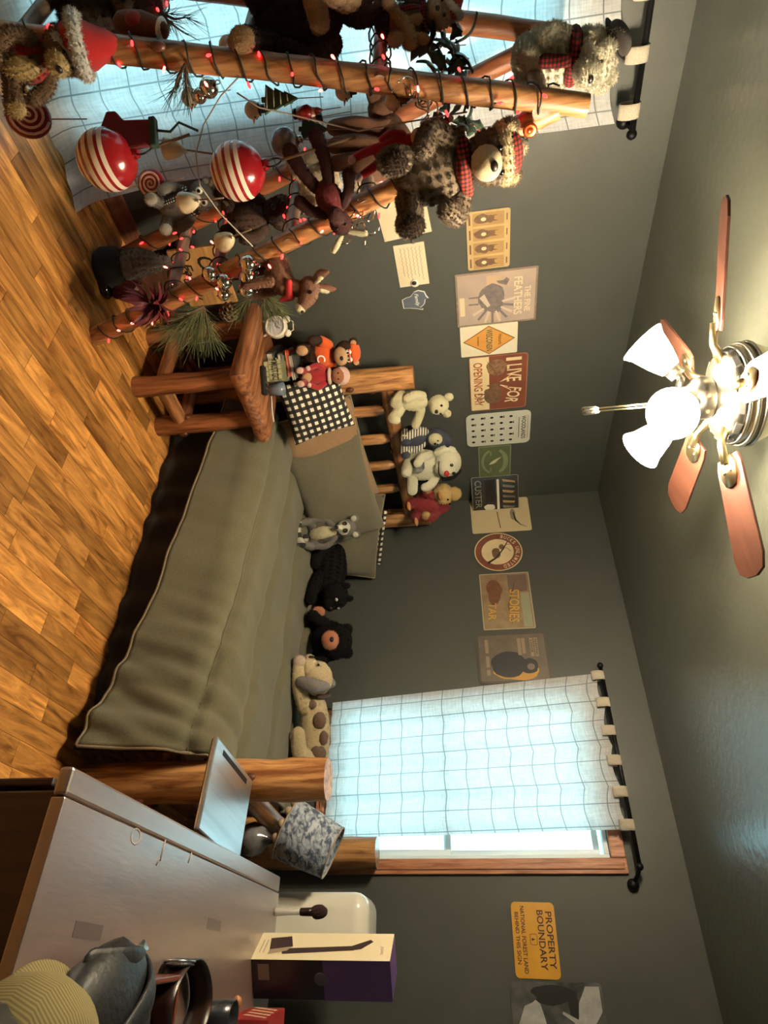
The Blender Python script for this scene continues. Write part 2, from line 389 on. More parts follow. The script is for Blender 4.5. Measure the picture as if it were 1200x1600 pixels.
# ================================================================== ceiling fan
NICK = mat('brushed_nickel', (176, 172, 162), .28, metal=1, bump=.03, bs=200)
BRASS = mat('warm_nickel', (186, 170, 132), .3, metal=1)
SHG = mat('lit_frosted_shade', (255, 237, 203), .4, emit=SHADE_E)
BULB = mat('lit_bulb', (255, 240, 210), .4, emit=SHADE_E*1.3)
BLD = mat('fan_blade_wood', (60, 33, 25), .38, c2=(90, 55, 42), ns=14, stretch=(.15, 1.5, 1), coat=.15)
FX, FY, FZ = 1.42, -2.255, 2.245
fan = thing('ceiling_fan', 'nickel ceiling fan with brown wood blades and three lit frosted shades', 'ceiling fan', (FX, FY, 0))
MB().lathe([(.0, 2.44), (.085, 2.44), (.088, 2.425), (.06, 2.40), (.035, 2.385)], 32).put('canopy', NICK, fan)
MB().lathe([(.04, 2.39), (.09, 2.385), (.13, 2.37), (.145, 2.34), (.143, 2.31), (.12, 2.285)], 36).put('motor_cover', mat('satin_cream_metal', (206, 196, 166), .35, metal=.7), fan)
b = MB()
for z, r in ((2.325, .148), (2.305, .146), (2.285, .138)):
    b.tube([(r*math.cos(2*PI*k/48), r*math.sin(2*PI*k/48), z) for k in range(48)], .0055, 8, closed=True)
b.put('ring', NICK, fan)
MB().lathe([(.125, 2.29), (.135, 2.275), (.12, 2.255), (.085, 2.245), (.06, 2.23)], 36).put('motor_housing', NICK, fan)
for k in range(12):
    a = 2*PI*k/12
    MB().box((.131*math.cos(a), .131*math.sin(a), 2.268), (.008, .04, .02), (0, .5, a)).put('vent', mat('vent_dark', (30, 28, 26), .6), fan, smooth=False, bev=.003)
MB().lathe([(.05, 2.235), (.062, 2.225), (.062, 2.185), (.05, 2.175), (.04, 2.165), (.036, 2.14), (.024, 2.12), (.01, 2.11)], 28).put('switch_housing', NICK, fan)
for k in range(5):
    a = math.radians(19+72*k)
    R = Matrix.Rotation(a, 4, 'Z')
    M_ = Matrix.Translation((0, 0, FZ)) @ R @ Matrix.Rotation(math.radians(-12), 4, 'X')
    poly = [(.19, -.045), (.22, -.055), (.48, -.062), (.52, -.05), (.535, -.02), (.535, .02), (.52, .05), (.48, .062), (.22, .055), (.19, .045)]
    bl = MB().prism(poly, -.004, .004, M_).put('blade', BLD, fan, smooth=False, bev=.0015)
    ir = MB().tube([M_ @ V((.10, 0, .012)), M_ @ V((.15, 0, -.012)), M_ @ V((.21, 0, -.012))], [.013, .011, .012], 10)
    ir.prism([(.19+.0, -.022), (.215, -.034), (.25, -.034), (.275, -.02), (.28, 0), (.275, .02), (.25, .034), (.215, .034), (.19, .022)], -.010, -.0045, M_)
    ar = ir.put('blade_arm', BRASS, fan)
    for s in (-1, 1):
        MB().ell(M_ @ V((.235, .016*s, -.0115)), (.005, .005, .003)).put('screw', NICK, ar)
# light kit: arm + shade + bulb per lamp
for k, deg in enumerate((203, 323, 83)):
    a = math.radians(deg+2)
    dr = V((math.cos(a), math.sin(a), 0)); p0 = V((0, 0, 2.15))+dr*.035; p1 = V((0, 0, 2.145))+dr*.085
    ax = (dr*.82+V((0, 0, -.62))).normalized()
    MB().tube([p0, p0+dr*.03+V((0, 0, .008)), p1], .012, 10).tube([p1-ax*.012, p1+ax*.03], [.024, .027], 16).put('lamp_arm', NICK, fan)
    u, w_ = frame_for(ax); M_ = Matrix((u, w_, ax)).transposed().to_4x4(); M_.translation = p1+ax*.018
    sh = MB().lathe([(.028, 0), (.034, .012), (.044, .04), (.052, .07), (.058, .095), (.070, .118), (.066, .118), (.054, .095), (.048, .07), (.040, .04), (.03, .014)], 28, M_, caps=False).put('lamp_shade', SHG, fan)
    MB().ell(p1+ax*.075, (.024, .024, .03)).put('bulb', BULB, fan)
cx, cy = .018, -.014
MB().tube([(cx, cy, 2.12), (cx, cy, 1.905)], .0022, 6).put('pull_chain', BRASS, fan)
MB().tube([(cx+.012, cy, 2.12), (cx+.012, cy, 1.905)], .0022, 6).put('pull_chain', BRASS, fan)
for s in (0, .012):
    MB().lathe([(.002, 1.91), (.007, 1.90), (.008, 1.87), (.006, 1.862), (.001, 1.86)], 12, Matrix.Translation((cx+s*1.1, cy, 0))).put('chain_pull', NICK, fan)

# ================================================================== log furniture
LOG = wood('honey_log', (120, 72, 38), (206, 154, 98), 'z', .42, ns=3)
LOGX = wood('honey_log_x', (120, 72, 38), (200, 148, 94), 'x', .42, ns=3)
LOGY = wood('honey_log_y', (92, 56, 32), (170, 118, 72), 'y', .42, ns=3)
REDL = wood('red_cedar_log', (86, 44, 24), (160, 100, 62), 'z', .38, ns=3)
REDX = wood('red_cedar_log_x', (100, 54, 30), (176, 116, 74), 'x', .35, ns=3, coat=.3)
REDY = wood('red_cedar_log_y', (86, 44, 24), (160, 100, 62), 'y', .35, ns=3, coat=.3)
KNOT = mat('knot', (86, 44, 22), .5)
ENDG = mat('end_grain', (196, 150, 100), .55, c2=(168, 118, 70), ns=20)
def log(name, p0, p1, r0, r1, m, parent, n=16, segs=14, ends=True, taper=None, knots=0, seed=1, fz=.10):
    p0 = V(p0); p1 = V(p1); d = p1-p0; L = d.length; pts = []; rs = []
    u, w_ = frame_for(d)
    for i in range(segs+1):
        t = i/segs; wob = .012*min(1, L)*math.sin(t*PI)*noise.noise(V((seed*3.1, t*2, 0)))
        pts.append(p0+d*t+u*wob); r = r0+(r1-r0)*t
        if taper: r *= taper(t)
        rs.append(r)
    e = min(.012, r1*.3)
    pts = [p0-(-d.normalized()*0)]+pts[:] if False else pts
    b = MB().tube(pts, rs, n, True, fz, 9)
    o = b.put(name, m, parent, auto=1.0)
    rk = random.Random(seed)
    for k in range(knots):
        t = rk.uniform(.15, .85); a = rk.uniform(0, 2*PI); c = p0+d*t+(u*math.cos(a)+w_*math.sin(a))*(r0+(r1-r0)*t)*.985
        q = d.normalized().to_track_quat('Z', 'Y')
        MB().ell(c, (.016, .016, .022), q.to_euler(), 10, 6).put('knot', KNOT, o)
    return o
# ---- bed frame
bed = thing('log_bed', 'honey pine log bed with picket headboard against the dark wall', 'bed')
HX, HY0, HY1 = .20, -1.375, -.118
log('post', (HX, HY0, 0), (HX, HY0, 1.285), .068, .064, LOG, bed, seed=2, knots=5)
log('post', (HX, HY1, 0), (HX, HY1, 1.27), .068, .062, LOG, bed, seed=3, knots=4)
log('rail', (HX, HY0+.03, 1.135), (HX, HY1-.03, 1.135), .042, .04, LOGY, bed, seed=4, knots=3)
log('rail', (HX, HY0+.03, .66), (HX, HY1-.03, .66), .042, .04, LOGY, bed, seed=5)
for k in range(5):
    y = -1.15+k*.2345 if k < 4 else -.24
    if k == 4: continue
    log('spindle', (HX, y, .62), (HX, y, 1.125), .033, .031, LOG, bed, seed=10+k, taper=lambda t: 1 if t < .86 else 1-.75*((t-.86)/.14)**1.3, knots=1)
FX0 = 2.218; FY0, FY1 = -1.30, -.13
log('post', (FX0, FY0, 0), (FX0, FY0, .945), .076, .074, LOG, bed, seed=21, knots=5)
log('post', (FX0+.055, FY1, 0), (FX0+.055, FY1, .95), .076, .074, LOG, bed, seed=22)
log('rail', (FX0, FY0+.03, .585), (FX0+.055, FY1-.03, .585), .042, .04, LOGY, bed, seed=24)
log('rail', (FX0, FY0+.03, .30), (FX0+.055, FY1-.03, .30), .042, .04, LOGY, bed, seed=25)
for k in range(5):
    y = -1.09+k*.20
    log('spindle', (FX0+.045*(k/5), y, .30), (FX0+.045*(k/5), y, .58), .031, .030, LOG, bed, seed=30+k)
log('side_rail', (HX+.03, -1.30, .30), (FX0-.03, -1.24, .30), .05, .05, LOGX, bed, seed=41)
log('side_rail', (HX+.03, -.13, .30), (FX0-.03, -.13, .30), .05, .05, LOGX, bed, seed=42)
# mattress
mt = MB().box((1.20, -.70, .40), (1.80, 1.12, .20)).put('mattress', cloth('mattress_ticking', (190, 186, 176)), smooth=False, bev=.05)
tag(mt, 'pale mattress hidden under the olive comforter', 'mattress')
# dark bed skirt
SK = cloth('black_bedskirt', (26, 23, 21))
def skirt(i, j):
    x = .27+1.86*i; z = .36*(1-j)+.004
    return V((x, -1.365-.012*math.sin(i*60+math.sin(i*17))*j-.03*j+.01*noise.noise(V((i*8, j*2, 0)))-.10*max(0, i-.9)*j*3, z))
bs_ = MB().grid(skirt, 120, 8).put('bed_skirt', SK, solid=.003)
tag(bs_, 'black gathered bed skirt hanging to the floor under the comforter', 'bed skirt')
# comforter
QU = cloth('olive_comforter', (101, 97, 75), (92, 88, 68), ns=120)
PIP = cloth('tan_piping', (140, 124, 98))
QX0, QX1 = .36, 2.145
def hem(x): return .30-.105*(x-.5) if x < 1.5 else max(.085, .195-.20*(x-1.5))
def quilt(i, j):
    x = QX0+(QX1-QX0)*i
    zt = .545+.012*math.sin(i*5+1)+.018*noise.noise(V((x*2.2, 1, j*3)))
    lift = 0
    yw, yn, R = -.10, -1.435, .15
    # cross-section: flat top, rounded shoulder, drop to the hem
    flat = (yw-yn)-R; arc = R*PI/2; zh = hem(x); drop = max(.02, zt-R-zh); tot = flat+arc+drop; s = j*tot
    if s < flat: y, z, nx = yw-s, zt, V((0, 0, 1))
    elif s < flat+arc:
        a = (s-flat)/R; y, z = yn+R-R*math.sin(a), zt-R+R*math.cos(a); nx = V((0, -math.sin(a), math.cos(a)))
    else: y, z, nx = yn-.05*((s-flat-arc)/drop)*(1-.3*i), zt-R-(s-flat-arc), V((0, -1, .15))
    p = V((x, y, z))
    puff = .012*math.sin(min(1, max(0, (j-.02)/.96))*PI)
    # channel seams along the length
    for sj in (.20, .42, .62, .79):
        puff -= .030*math.exp(-((j-sj)/.018)**2)
    wr = .016*noise.noise(V((x*5, j*6, 3)))+.012*noise.noise(V((x*11+j*4, j*2.2, 5)))*max(0, j-.4)*1.6
    k = max(0, (x-1.35)/.75)*max(0, (j-.45)/.55)
    wr += k*.05*noise.noise(V((x*16+j*9, j*5, 9))) + k*.02*math.sin(x*38+j*13)*max(0, math.sin(j*7))
    p += nx*(puff+wr)
    # the foot corner bunches against the post and drapes lower
    f = max(0, (x-1.90)/.19)
    if j > .7: p.y -= .05*f*(j-.7)/.3
    return p
cf = thing('comforter', 'olive comforter with tan piping spread over the log bed', 'comforter')
MB().grid(quilt, 150, 110).put('cover', QU, cf, solid=.012)
MB().tube([quilt(i/90, 1)+V((0, -.004, -.004)) for i in range(91)]+[quilt(1, 1-.5*k/20)+V((.004, 0, 0)) for k in range(21)], .006, 8).put('piping', PIP, cf)
for k, sj in enumerate((.20, .42, .62, .79)):
    MB().tube([quilt(i/90, sj)+V((0, -.0035, .004)) for i in range(91)], .0028, 5).put('seam', mat('seam_thread', (66, 58, 44), .9), cf)

# pillows
def pillow_mesh(w, h, d, pinch=.10, seed=0):
    def face(sg):
        def fn(i, j):
            u, v = i*2-1, j*2-1
            e = (1-u*u)**.42*(1-v*v)**.42 if abs(u) < 1 and abs(v) < 1 else 0
            k = 1-pinch*(u*u*v*v)*.0
            x = w/2*u*(1-pinch*(1-u*u)*0-pinch*.5*(1-abs(u))*0)*(1-.07*(1-v*v)*0)
            sx = 1-.06*math.cos(v*PI/2)*abs(u)**6; sz = 1-.06*math.cos(u*PI/2)*abs(v)**6
            return V((w/2*u*sx, sg*d/2*e*(1+.18*noise.noise(V((u*2, v*2, seed)))), h/2*v*sz))
        return fn
    return face
def pillow(name, label, loc, rot, w, h, d, m, mback=None, pip=None, seed=0, cat='pillow'):
    t = thing(name, label, cat, loc, rot)
    f = pillow_mesh(w, h, d, seed=seed)
    MB().grid(f(-1), 22, 18).put('front', m, t); MB().grid(f(1), 22, 18).put('back', mback or m, t)
    if pip:
        q = f(1); N = 22; pts = [q(i/N, 0) for i in range(N)]+[q(1, i/N) for i in range(N)]+[q(1-i/N, 1) for i in range(N)]+[q(0, 1-i/N) for i in range(N)]
        MB().tube(pts, .006, 8, closed=True).put('piping', pip, t)
    return t
OLP = cloth('olive_sham', (102, 96, 78), (94, 88, 71), ns=120); TANP = cloth('tan_sham_back', (150, 118, 86))
def check_mat(name, a, b_, s, soft=(90, 90, 90)):
    if name in MATS: return MATS[name]
    m = bpy.data.materials.new(name); m.use_nodes = True; MATS[name] = m; nt = m.node_tree; L = nt.links.new; bs = nt.nodes['Principled BSDF']; bs.inputs['Roughness'].default_value = .9
    tc = nt.nodes.new('ShaderNodeTexCoord'); sp = nt.nodes.new('ShaderNodeSeparateXYZ'); L(tc.outputs['Object'], sp.inputs[0])
    o2 = []
    for ax in (0, 2):
        k = nt.nodes.new('ShaderNodeMath'); k.operation = 'DIVIDE'; k.inputs[1].default_value = s; L(sp.outputs[ax], k.inputs[0])
        f = nt.nodes.new('ShaderNodeMath'); f.operation = 'FRACT'; L(k.outputs[0], f.inputs[0])
        g = nt.nodes.new('ShaderNodeMath'); g.operation = 'GREATER_THAN'; g.inputs[1].default_value = .5; L(f.outputs[0], g.inputs[0]); o2.append(g)
    ad = nt.nodes.new('ShaderNodeMath'); ad.operation = 'ADD'; L(o2[0].outputs[0], ad.inputs[0]); L(o2[1].outputs[0], ad.inputs[1])
    dv = nt.nodes.new('ShaderNodeMath'); dv.operation = 'MULTIPLY'; dv.inputs[1].default_value = .5; L(ad.outputs[0], dv.inputs[0])
    rp_ = nt.nodes.new('ShaderNodeValToRGB'); rp_.color_ramp.interpolation = 'CONSTANT'; e = rp_.color_ramp.elements
    e[0].position = 0; e[0].color = lin(a); e[1].position = .75; e[1].color = lin(b_); x = e.new(.25); x.color = lin(soft)
    L(dv.outputs[0], rp_.inputs[0]); L(rp_.outputs[0], bs.inputs['Base Color']); return m
GING = check_mat('black_white_check', (222, 214, 196), (22, 20, 18), .036, (46, 42, 38))
BUFF = check_mat('red_black_check', (176, 44, 30), (20, 14, 12), .03, (86, 22, 16))
pillow('pillow', 'large olive pillow leaning on the pickets between the checked and corner pillows', (.47, -.765, .755), (math.radians(-24), math.radians(-5), math.radians(72)), .70, .46, .21, OLP, OLP, PIP, 1)
pillow('pillow', 'tan pillow peeking out left of the large olive pillow', (.375, -.965, .755), (math.radians(-24), math.radians(-6), math.radians(72)), .66, .44, .12, TANP, TANP, PIP, 6)
pillow('pillow', 'olive pillow in the corner behind the lemur toy', (.47, -.34, .745), (math.radians(-24), math.radians(12), math.radians(44)), .56, .44, .18, OLP, OLP, PIP, 2)
pillow('pillow', 'black and white checked pillow at the bed corner by the nightstand', (.40, -1.425, .775), (math.radians(-18), math.radians(-10), math.radians(60)), .34, .33, .14, GING, GING, None, 3)
pillow('pillow', 'checked pillow mostly hidden behind the corner olive pillow', (.385, -.205, .80), (math.radians(-14), math.radians(12), math.radians(44)), .38, .34, .08, GING, GING, None, 4)

# ---- nightstand
NX0, NX1, NY0, NY1, NZ = .13, .665, -1.885, -1.45, .585
ns = thing('log_nightstand', 'red cedar log nightstand with thick slab top beside the bed', 'nightstand')
def slabtop(x0, x1, y0, y1, z, th, seed):
    n = 40; poly = []
    for (ax, ay), (bx, by) in (((x0, y0), (x1, y0)), ((x1, y0), (x1, y1)), ((x1, y1), (x0, y1)), ((x0, y1), (x0, y0))):
        for k in range(n//4*2):
            t = k/(n//4*2); px, py = ax+(bx-ax)*t, ay+(by-ay)*t
            q = V((px, py, seed)); poly.append((px+.012*noise.noise(q*6), py+.012*noise.noise(q*6+V((9, 9, 0)))))
    return poly
pl = slabtop(NX0, NX1, NY0, NY1, NZ, .08, 3)
tp = MB()
lay = [(-.082, -.030), (-.070, -.010), (-.045, 0), (-.02, -.006), (-.006, -.018), (0, -.034)]
cxn, cyn = (NX0+NX1)/2, (NY0+NY1)/2; vs_ = []; N = len(pl)
for dz, ins in lay:
    for x, y in pl:
        v = V((x-cxn, y-cyn, 0)); l = v.length; v *= (l+ins)/l; vs_.append((cxn+v.x, cyn+v.y, NZ+dz))
fs_ = [(i*N+k, i*N+(k+1) % N, (i+1)*N+(k+1) % N, (i+1)*N+k) for i in range(len(lay)-1) for k in range(N)]
fs_ += [tuple(range(N-1, -1, -1)), tuple((len(lay)-1)*N+k for k in range(N))]
tp.add(vs_, fs_).put('top', REDX, ns, auto=.9)
legs = [(.555, -1.78), (.56, -1.52), (.22, -1.80), (.22, -1.53)]
for k, (x, y) in enumerate(legs): log('leg', (x+(.0 if k < 2 else 0), y, 0), (x, y, NZ-.07), .05, .044, REDL, ns, seed=50+k, knots=2)
log('stretcher', (.555, -1.79, .13), (.56, -1.51, .13), .036, .034, LOGY, ns, seed=60)
log('stretcher', (.22, -1.80, .13), (.555, -1.78, .13), .034, .034, REDX, ns, seed=61)
log('stretcher', (.22, -1.53, .13), (.555, -1.52, .13), .034, .034, REDX, ns, seed=62)
log('stretcher', (.22, -1.79, .13), (.22, -1.53, .13), .036, .034, REDY, ns, seed=63)

# ---- desk at the right
DK = mat('desk_top_wood', (92, 70, 62), .36, c2=(128, 104, 94), ns=10, nd=7, stretch=(1.6, .25, 1), bump=.05, bs=70, spec=1.0, coat=1.0, coatr=.28, ior=2.0)
DKD = wood('dark_desk_wood', (38, 20, 14), (58, 32, 22), 'z', .5)
desk = thing('desk', 'dark wooden desk with worn glossy top at the foot of the bed', 'desk')
DX0, DX1, DYA, DYB, DZT = 2.505, 3.16, -2.555, -1.15, .76
MB().box(((DX0+.052+DX1)/2, (DYA+DYB)/2, DZT-.0135), (DX1-DX0-.052, DYB-DYA, .027)).put('top', DK, desk, smooth=False, bev=.003)
MB().box((DX0+.025, (DYA+DYB)/2, DZT-.0135), (.049, DYB-DYA, .027)).put('edge_band', DK, desk, smooth=False, bev=.006)
MB().box(((DX0+DX1)/2+.01, (DYA+DYB)/2, (DZT-.03+.07)/2), (DX1-DX0-.05, DYB-DYA-.05, DZT-.10)).put('body', DKD, desk, smooth=False, bev=.004)
MB().box(((DX0+DX1)/2+.01, (DYA+DYB)/2, .035), (DX1-DX0-.09, DYB-DYA-.09, .07)).put('plinth', DKD, desk, smooth=False)
for k in range(3):
    d_ = MB().box((DX0+.012, (DYA+DYB)/2, .185+k*.205), (.016, DYB-DYA-.11, .19)).put('drawer', DKD, desk, smooth=False, bev=.004)
    for yy in (-.4, .4): MB().ell((DX0-.006, (DYA+DYB)/2+yy, .19+k*.205), (.016, .016, .016)).put('knob', mat('dark_brass', (70, 54, 34), .4, metal=.8), d_)
# water rings and wear on the top
WEAR = mat('wear_mark', (176, 160, 150), .5); DARKW = mat('dark_mark', (86, 68, 62), .36, coat=1, coatr=.3, ior=2.0)
rg = PZ(212, 1307, DZT)
MB().tube([(rg.x+.014*math.cos(2*PI*k/24), rg.y+.02*math.sin(2*PI*k/24), DZT+.0003) for k in range(24)], .0022, 5, closed=True, flat=.2).put('water_ring', WEAR, desk)
for (px, py, qx, qy, w_) in ((259, 1312, 250, 1345, .004), (250, 1340, 244, 1352, .003), (300, 1332, 294, 1348, .003)):
    a, c = PZ(px, py, DZT+.0005), PZ(qx, qy, DZT+.0005); MB().tube([a, c], w_, 5, flat=.15).put('scratch', WEAR, desk)
for px, py in ((138, 1455), (335, 1445)):
    c = PZ(px, py, DZT); MB().box((c.x, c.y, DZT+.0002), (.025, .10, .0006)).put('worn_patch', DARKW, desk, smooth=False)
# silver pull-out board
SILV = mat('silver_board', (206, 210, 214), .3, metal=.9, c2=(176, 178, 182), ns=10, stretch=(2, .1, 1), spec=.6)
ptb = thing('pull_out_tray', 'silver pull-out tray with a black slot sticking out of the desk side', 'tray', (2.372, -1.665, .715), (0, 0, math.radians(-6)))
MB().box((0, 0, 0), (.262, .365, .016)).put('board', SILV, ptb, smooth=False, bev=.006)
MB().box((-.105, 0, .0083), (.016, .24, .001)).put('slot', mat('slot_black', (12, 12, 12), .6), ptb, smooth=False)
MB().box((-.03, 0, -.012), (.20, .33, .008)).put('runner', mat('tray_black', (18, 16, 16), .5), ptb, smooth=False)

# ================================================================== signs and papers on the walls
def sheet(w, h, r=.012, seg=4):
    pts = []
    for cx_, cy_, a0 in ((w/2-r, h/2-r, 0), (-w/2+r, h/2-r, 90), (-w/2+r, -h/2+r, 180), (w/2-r, -h/2+r, 270)):
        for k in range(seg+1):
            a = math.radians(a0+90*k/seg); pts.append((cx_+r*math.cos(a), cy_+r*math.sin(a)))
    return pts
def wall_thing(name, label, cat, wall, s0, s1, z0, z1, tilt=0, off=.004, group=None, yawx=0):
    """flat thing hung on a wall; local x right, y up, z out of the wall"""
    cs, cz = (s0+s1)/2, (z0+z1)/2
    t = bpy.data.objects.new(name, None); COL.objects.link(t); tag(t, label, cat, group)
    if wall == 'L': M_ = Matrix(((0, 0, 1), (1, 0, 0), (0, 1, 0))).to_4x4(); M_.translation = (off, cs, cz)
    else: M_ = Matrix(((1, 0, 0), (0, 0, -1), (0, 1, 0))).to_4x4(); M_.translation = (cs, -off, cz)
    t.matrix_world = M_ @ Matrix.Rotation(math.radians(tilt), 4, 'Z') @ Matrix.Rotation(math.radians(yawx), 4, 'Y')
    return t, s1-s0, z1-z0
def tin(name, c, c2=None, ns=9): return mat(name, c, .38, c2=c2 or tuple(v*.9 for v in c), ns=ns, nd=5, spec=.5)
def plate(t, w, h, m, r=.012, name='plate'): return MB().prism(sheet(w, h, r), -.002, .0015).put(name, m, t, smooth=False)
def border(t, w, h, bw, m, r=.012, z=.0018, name='border'):
    a = sheet(w, h, r); b_ = sheet(w-2*bw, h-2*bw, max(.003, r-bw*.5)); n = len(a)
    return MB().add([(x, y, z) for x, y in a]+[(x, y, z) for x, y in b_], [(k, (k+1) % n, n+(k+1) % n, n+k) for k in range(n)]).put(name, m, t, smooth=False)
def flat(t, poly, m, name, z=.002): return MB().add([(x, y, z) for x, y in poly], [tuple(range(len(poly)))]).put(name, m, t, smooth=False)
def oval(cx_, cy_, rx, ry, n=20, a=0):
    ca, sa = math.cos(a), math.sin(a)
    return [(cx_+rx*math.cos(2*PI*k/n)*ca-ry*math.sin(2*PI*k/n)*sa, cy_+rx*math.cos(2*PI*k/n)*sa+ry*math.sin(2*PI*k/n)*ca) for k in range(n)]
def rectp(x0, x1, y0, y1): return [(x0, y0), (x1, y0), (x1, y1), (x0, y1)]
def blob(cx_, cy_, rx, ry, seed, n=22, j=.3):
    return [(cx_+rx*(1+j*noise.noise(V((math.cos(a)*1.5, math.sin(a)*1.5, seed))))*math.cos(a), cy_+ry*(1+j*noise.noise(V((math.cos(a)*1.5, math.sin(a)*1.5, seed+5))))*math.sin(a)) for a in [2*PI*k/n for k in range(n)]]
INK = mat('print_black', (34, 28, 26), .5); CREAM = tin('tin_cream', (222, 204, 164), (204, 184, 142)); BRN = tin('tin_brown', (128, 70, 50), (108, 60, 44))
SEP = mat('sepia_ink', (88, 64, 48), .5, c2=(120, 92, 66), ns=40); TAN = tin('tin_tan', (176, 146, 100), (156, 126, 84)); GRYB = mat('turkey_grey', (92, 86, 92), .5, c2=(124, 112, 104), ns=40)

t, w, h = wall_thing('tin_sign', 'tan tin sign with four dog portraits in a row, leftmost on the wall', 'sign', 'L', -2.132, -1.838, 1.602, 1.801)
plate(t, w, h, tin('tin_straw', (190, 164, 118), (174, 148, 102)))
for k in range(4):
    x = -w/2+.038+k*.0725
    flat(t, rectp(x-.028, x+.033, -h*.36, h*.36), tin('tin_khaki', (170, 138, 88), (150, 118, 76)), 'picture', .002)
    flat(t, blob(x+.002, -.028, .024, .036, k), SEP, 'dog', .0026); flat(t, blob(x+.002, .008, .017, .02, k+9), SEP, 'dog', .0028)
    flat(t, [(x-.014, .02), (x-.006, .018), (x-.012, .046)], SEP, 'ear', .003); flat(t, [(x+.006, .018), (x+.016, .02), (x+.014, .046)], SEP, 'ear', .003)
    flat(t, oval(x+.002, -.022, .009, .012), CREAM, 'chest', .0032)
    flat(t, rectp(x-.022, x+.026, -h*.45, -h*.41), SEP, 'caption', .002); flat(t, rectp(x-.014, x+.018, h*.41, h*.44), SEP, 'caption', .002)

t, w, h = wall_thing('tin_sign', 'large faded violet-grey tin sign with a strutting turkey', 'sign', 'L', -1.824, -1.51, 1.535, 1.94, off=.005)
plate(t, w, h, tin('tin_violet', (150, 136, 132), (176, 156, 136), 6), .006); border(t, w, h, .010, mat('rust_edge', (140, 124, 108), .6, c2=(110, 94, 84), ns=30), .006)
flat(t, rectp(-w*.42, w*.42, -h*.12, h*.06), tin('tin_sand', (186, 160, 130), (170, 146, 122)), 'field', .0018)
flat(t, blob(.0, -.02, .085, .07, 2, j=.25), GRYB, 'turkey', .0022)
flat(t, [(-.085, .01), (-.07, .05), (-.10, .065), (-.115, .05), (-.10, .035), (-.10, 0)], GRYB, 'neck', .0024)
for k in range(9):
    a = math.radians(-60+k*20); flat(t, [(.03+.05*math.cos(a-.12), -.02+.05*math.sin(a-.12)), (.03+.12*math.cos(a-.06), -.02+.115*math.sin(a-.06)), (.03+.12*math.cos(a+.06), -.02+.115*math.sin(a+.06)), (.03+.05*math.cos(a+.12), -.02+.05*math.sin(a+.12))], mat('feather_grey', (112, 102, 104), .5) if k % 2 else mat('feather_pale', (186, 172, 156), .5), 'feather', .0023)
flat(t, [(-.03, -.06), (.04, -.03), (.05, -.045), (-.01, -.085)], mat('feather_pale', (186, 172, 156), .5), 'wing', .0026)
flat(t, [(-.02, -.09), (-.01, -.09), (-.012, -.14), (-.02, -.14)], GRYB, 'leg', .0026); flat(t, [(.02, -.09), (.03, -.09), (.028, -.14), (.02, -.14)], GRYB, 'leg', .0026)
lettering('THE FINE', t, mat('faded_cream_ink', (206, 188, 156), .5), .15, .03, (.02, .155)); lettering('FEATHERS', t, mat('faded_cream_ink', (206, 188, 156), .5), .22, .042, (.0, .108))
flat(t, rectp(-.02, .09, -.185, -.16), mat('faded_cream_ink', (206, 188, 156), .5), 'caption', .002)

t, w, h = wall_thing('tin_sign', 'white tin sign with an orange diamond reading Wisconsin', 'sign', 'L', -1.508, -1.306, 1.546, 1.85, off=.004)
plate(t, w, h, tin('tin_white', (216, 208, 184), (206, 198, 172)), .008)
dm = lambda s: [(0, -h*.46*s), (w*.47*s, 0), (0, h*.46*s), (-w*.47*s, 0)]
flat(t, dm(1), mat('diamond_brown', (132, 84, 34), .5), 'diamond_edge', .002); flat(t, dm(.93), tin('diamond_orange', (206, 148, 68), (196, 138, 62)), 'diamond', .0024)
flat(t, rectp(-.075, .075, -.018, .022), tin('band_tan', (196, 158, 98)), 'band', .0026)
lettering('WISCONSIN', t, mat('diamond_ink', (92, 58, 26), .5), .145, .034, (0, .002), .003); lettering('Historic', t, mat('diamond_ink', (92, 58, 26), .5), .07, .02, (0, .06), .003); lettering('Someplace', t, mat('diamond_ink', (92, 58, 26), .5), .06, .014, (0, -.058), .003)

t, w, h = wall_thing('tin_sign', 'brown and cream tin sign reading I Live For Opening Day', 'sign', 'L', -1.30, -.886, 1.586, 1.912, off=.005)
plate(t, w, h, BRN, .02); flat(t, sheet(w*.985, h*.98, .02)[10:20]+[(w*.49, -h*.2), (-w*.49, -h*.2)][::-1] if False else rectp(-w*.485, w*.485, -h*.485, -h*.16), CREAM, 'lower_panel', .0019); border(t, w, h, .006, mat('sign_edge', (150, 100, 74), .5), .02)
lettering('I', t, CREAM, .022, .085, (-.172, .085)); lettering('LIVE', t, CREAM, .125, .082, (-.07, .088)); lettering('FOR', t, CREAM, .12, .075, (.10, .085), rot=-.22)
lettering('OPENING DAY', t, mat('rust_ink', (158, 74, 38), .5), .33, .05, (0, -.115), .0026)
flat(t, blob(-.12, -.01, .06, .055, 3), mat('sign_taupe', (150, 116, 84), .5, c2=(96, 70, 50), ns=30), 'hunter', .0022); flat(t, [(-.17, -.06), (-.16, -.06), (-.06, -.01), (-.06, .0)], SEP, 'rifle', .003)
flat(t, blob(.09, -.03, .075, .055, 6), SEP, 'deer', .0024); flat(t, [(.01, -.07), (.04, -.02), (.02, .02), (-.01, -.01)], SEP, 'deer_head', .0028)
for s in (-1, 1):
    for k in range(3): MB().tube([(.0+s*.012, .01, .003), (s*(.02+.018*k), .03+.02*k, .003), (s*(.03+.02*k), .055+.008*k, .003)], .0022, 5, flat=.3).put('antler', CREAM, t)
for k in range(3): flat(t, [(.07+.03*k, -.08), (.08+.03*k, -.08), (.078+.03*k, -.12), (.072+.03*k, -.12)], SEP, 'leg', .0028)

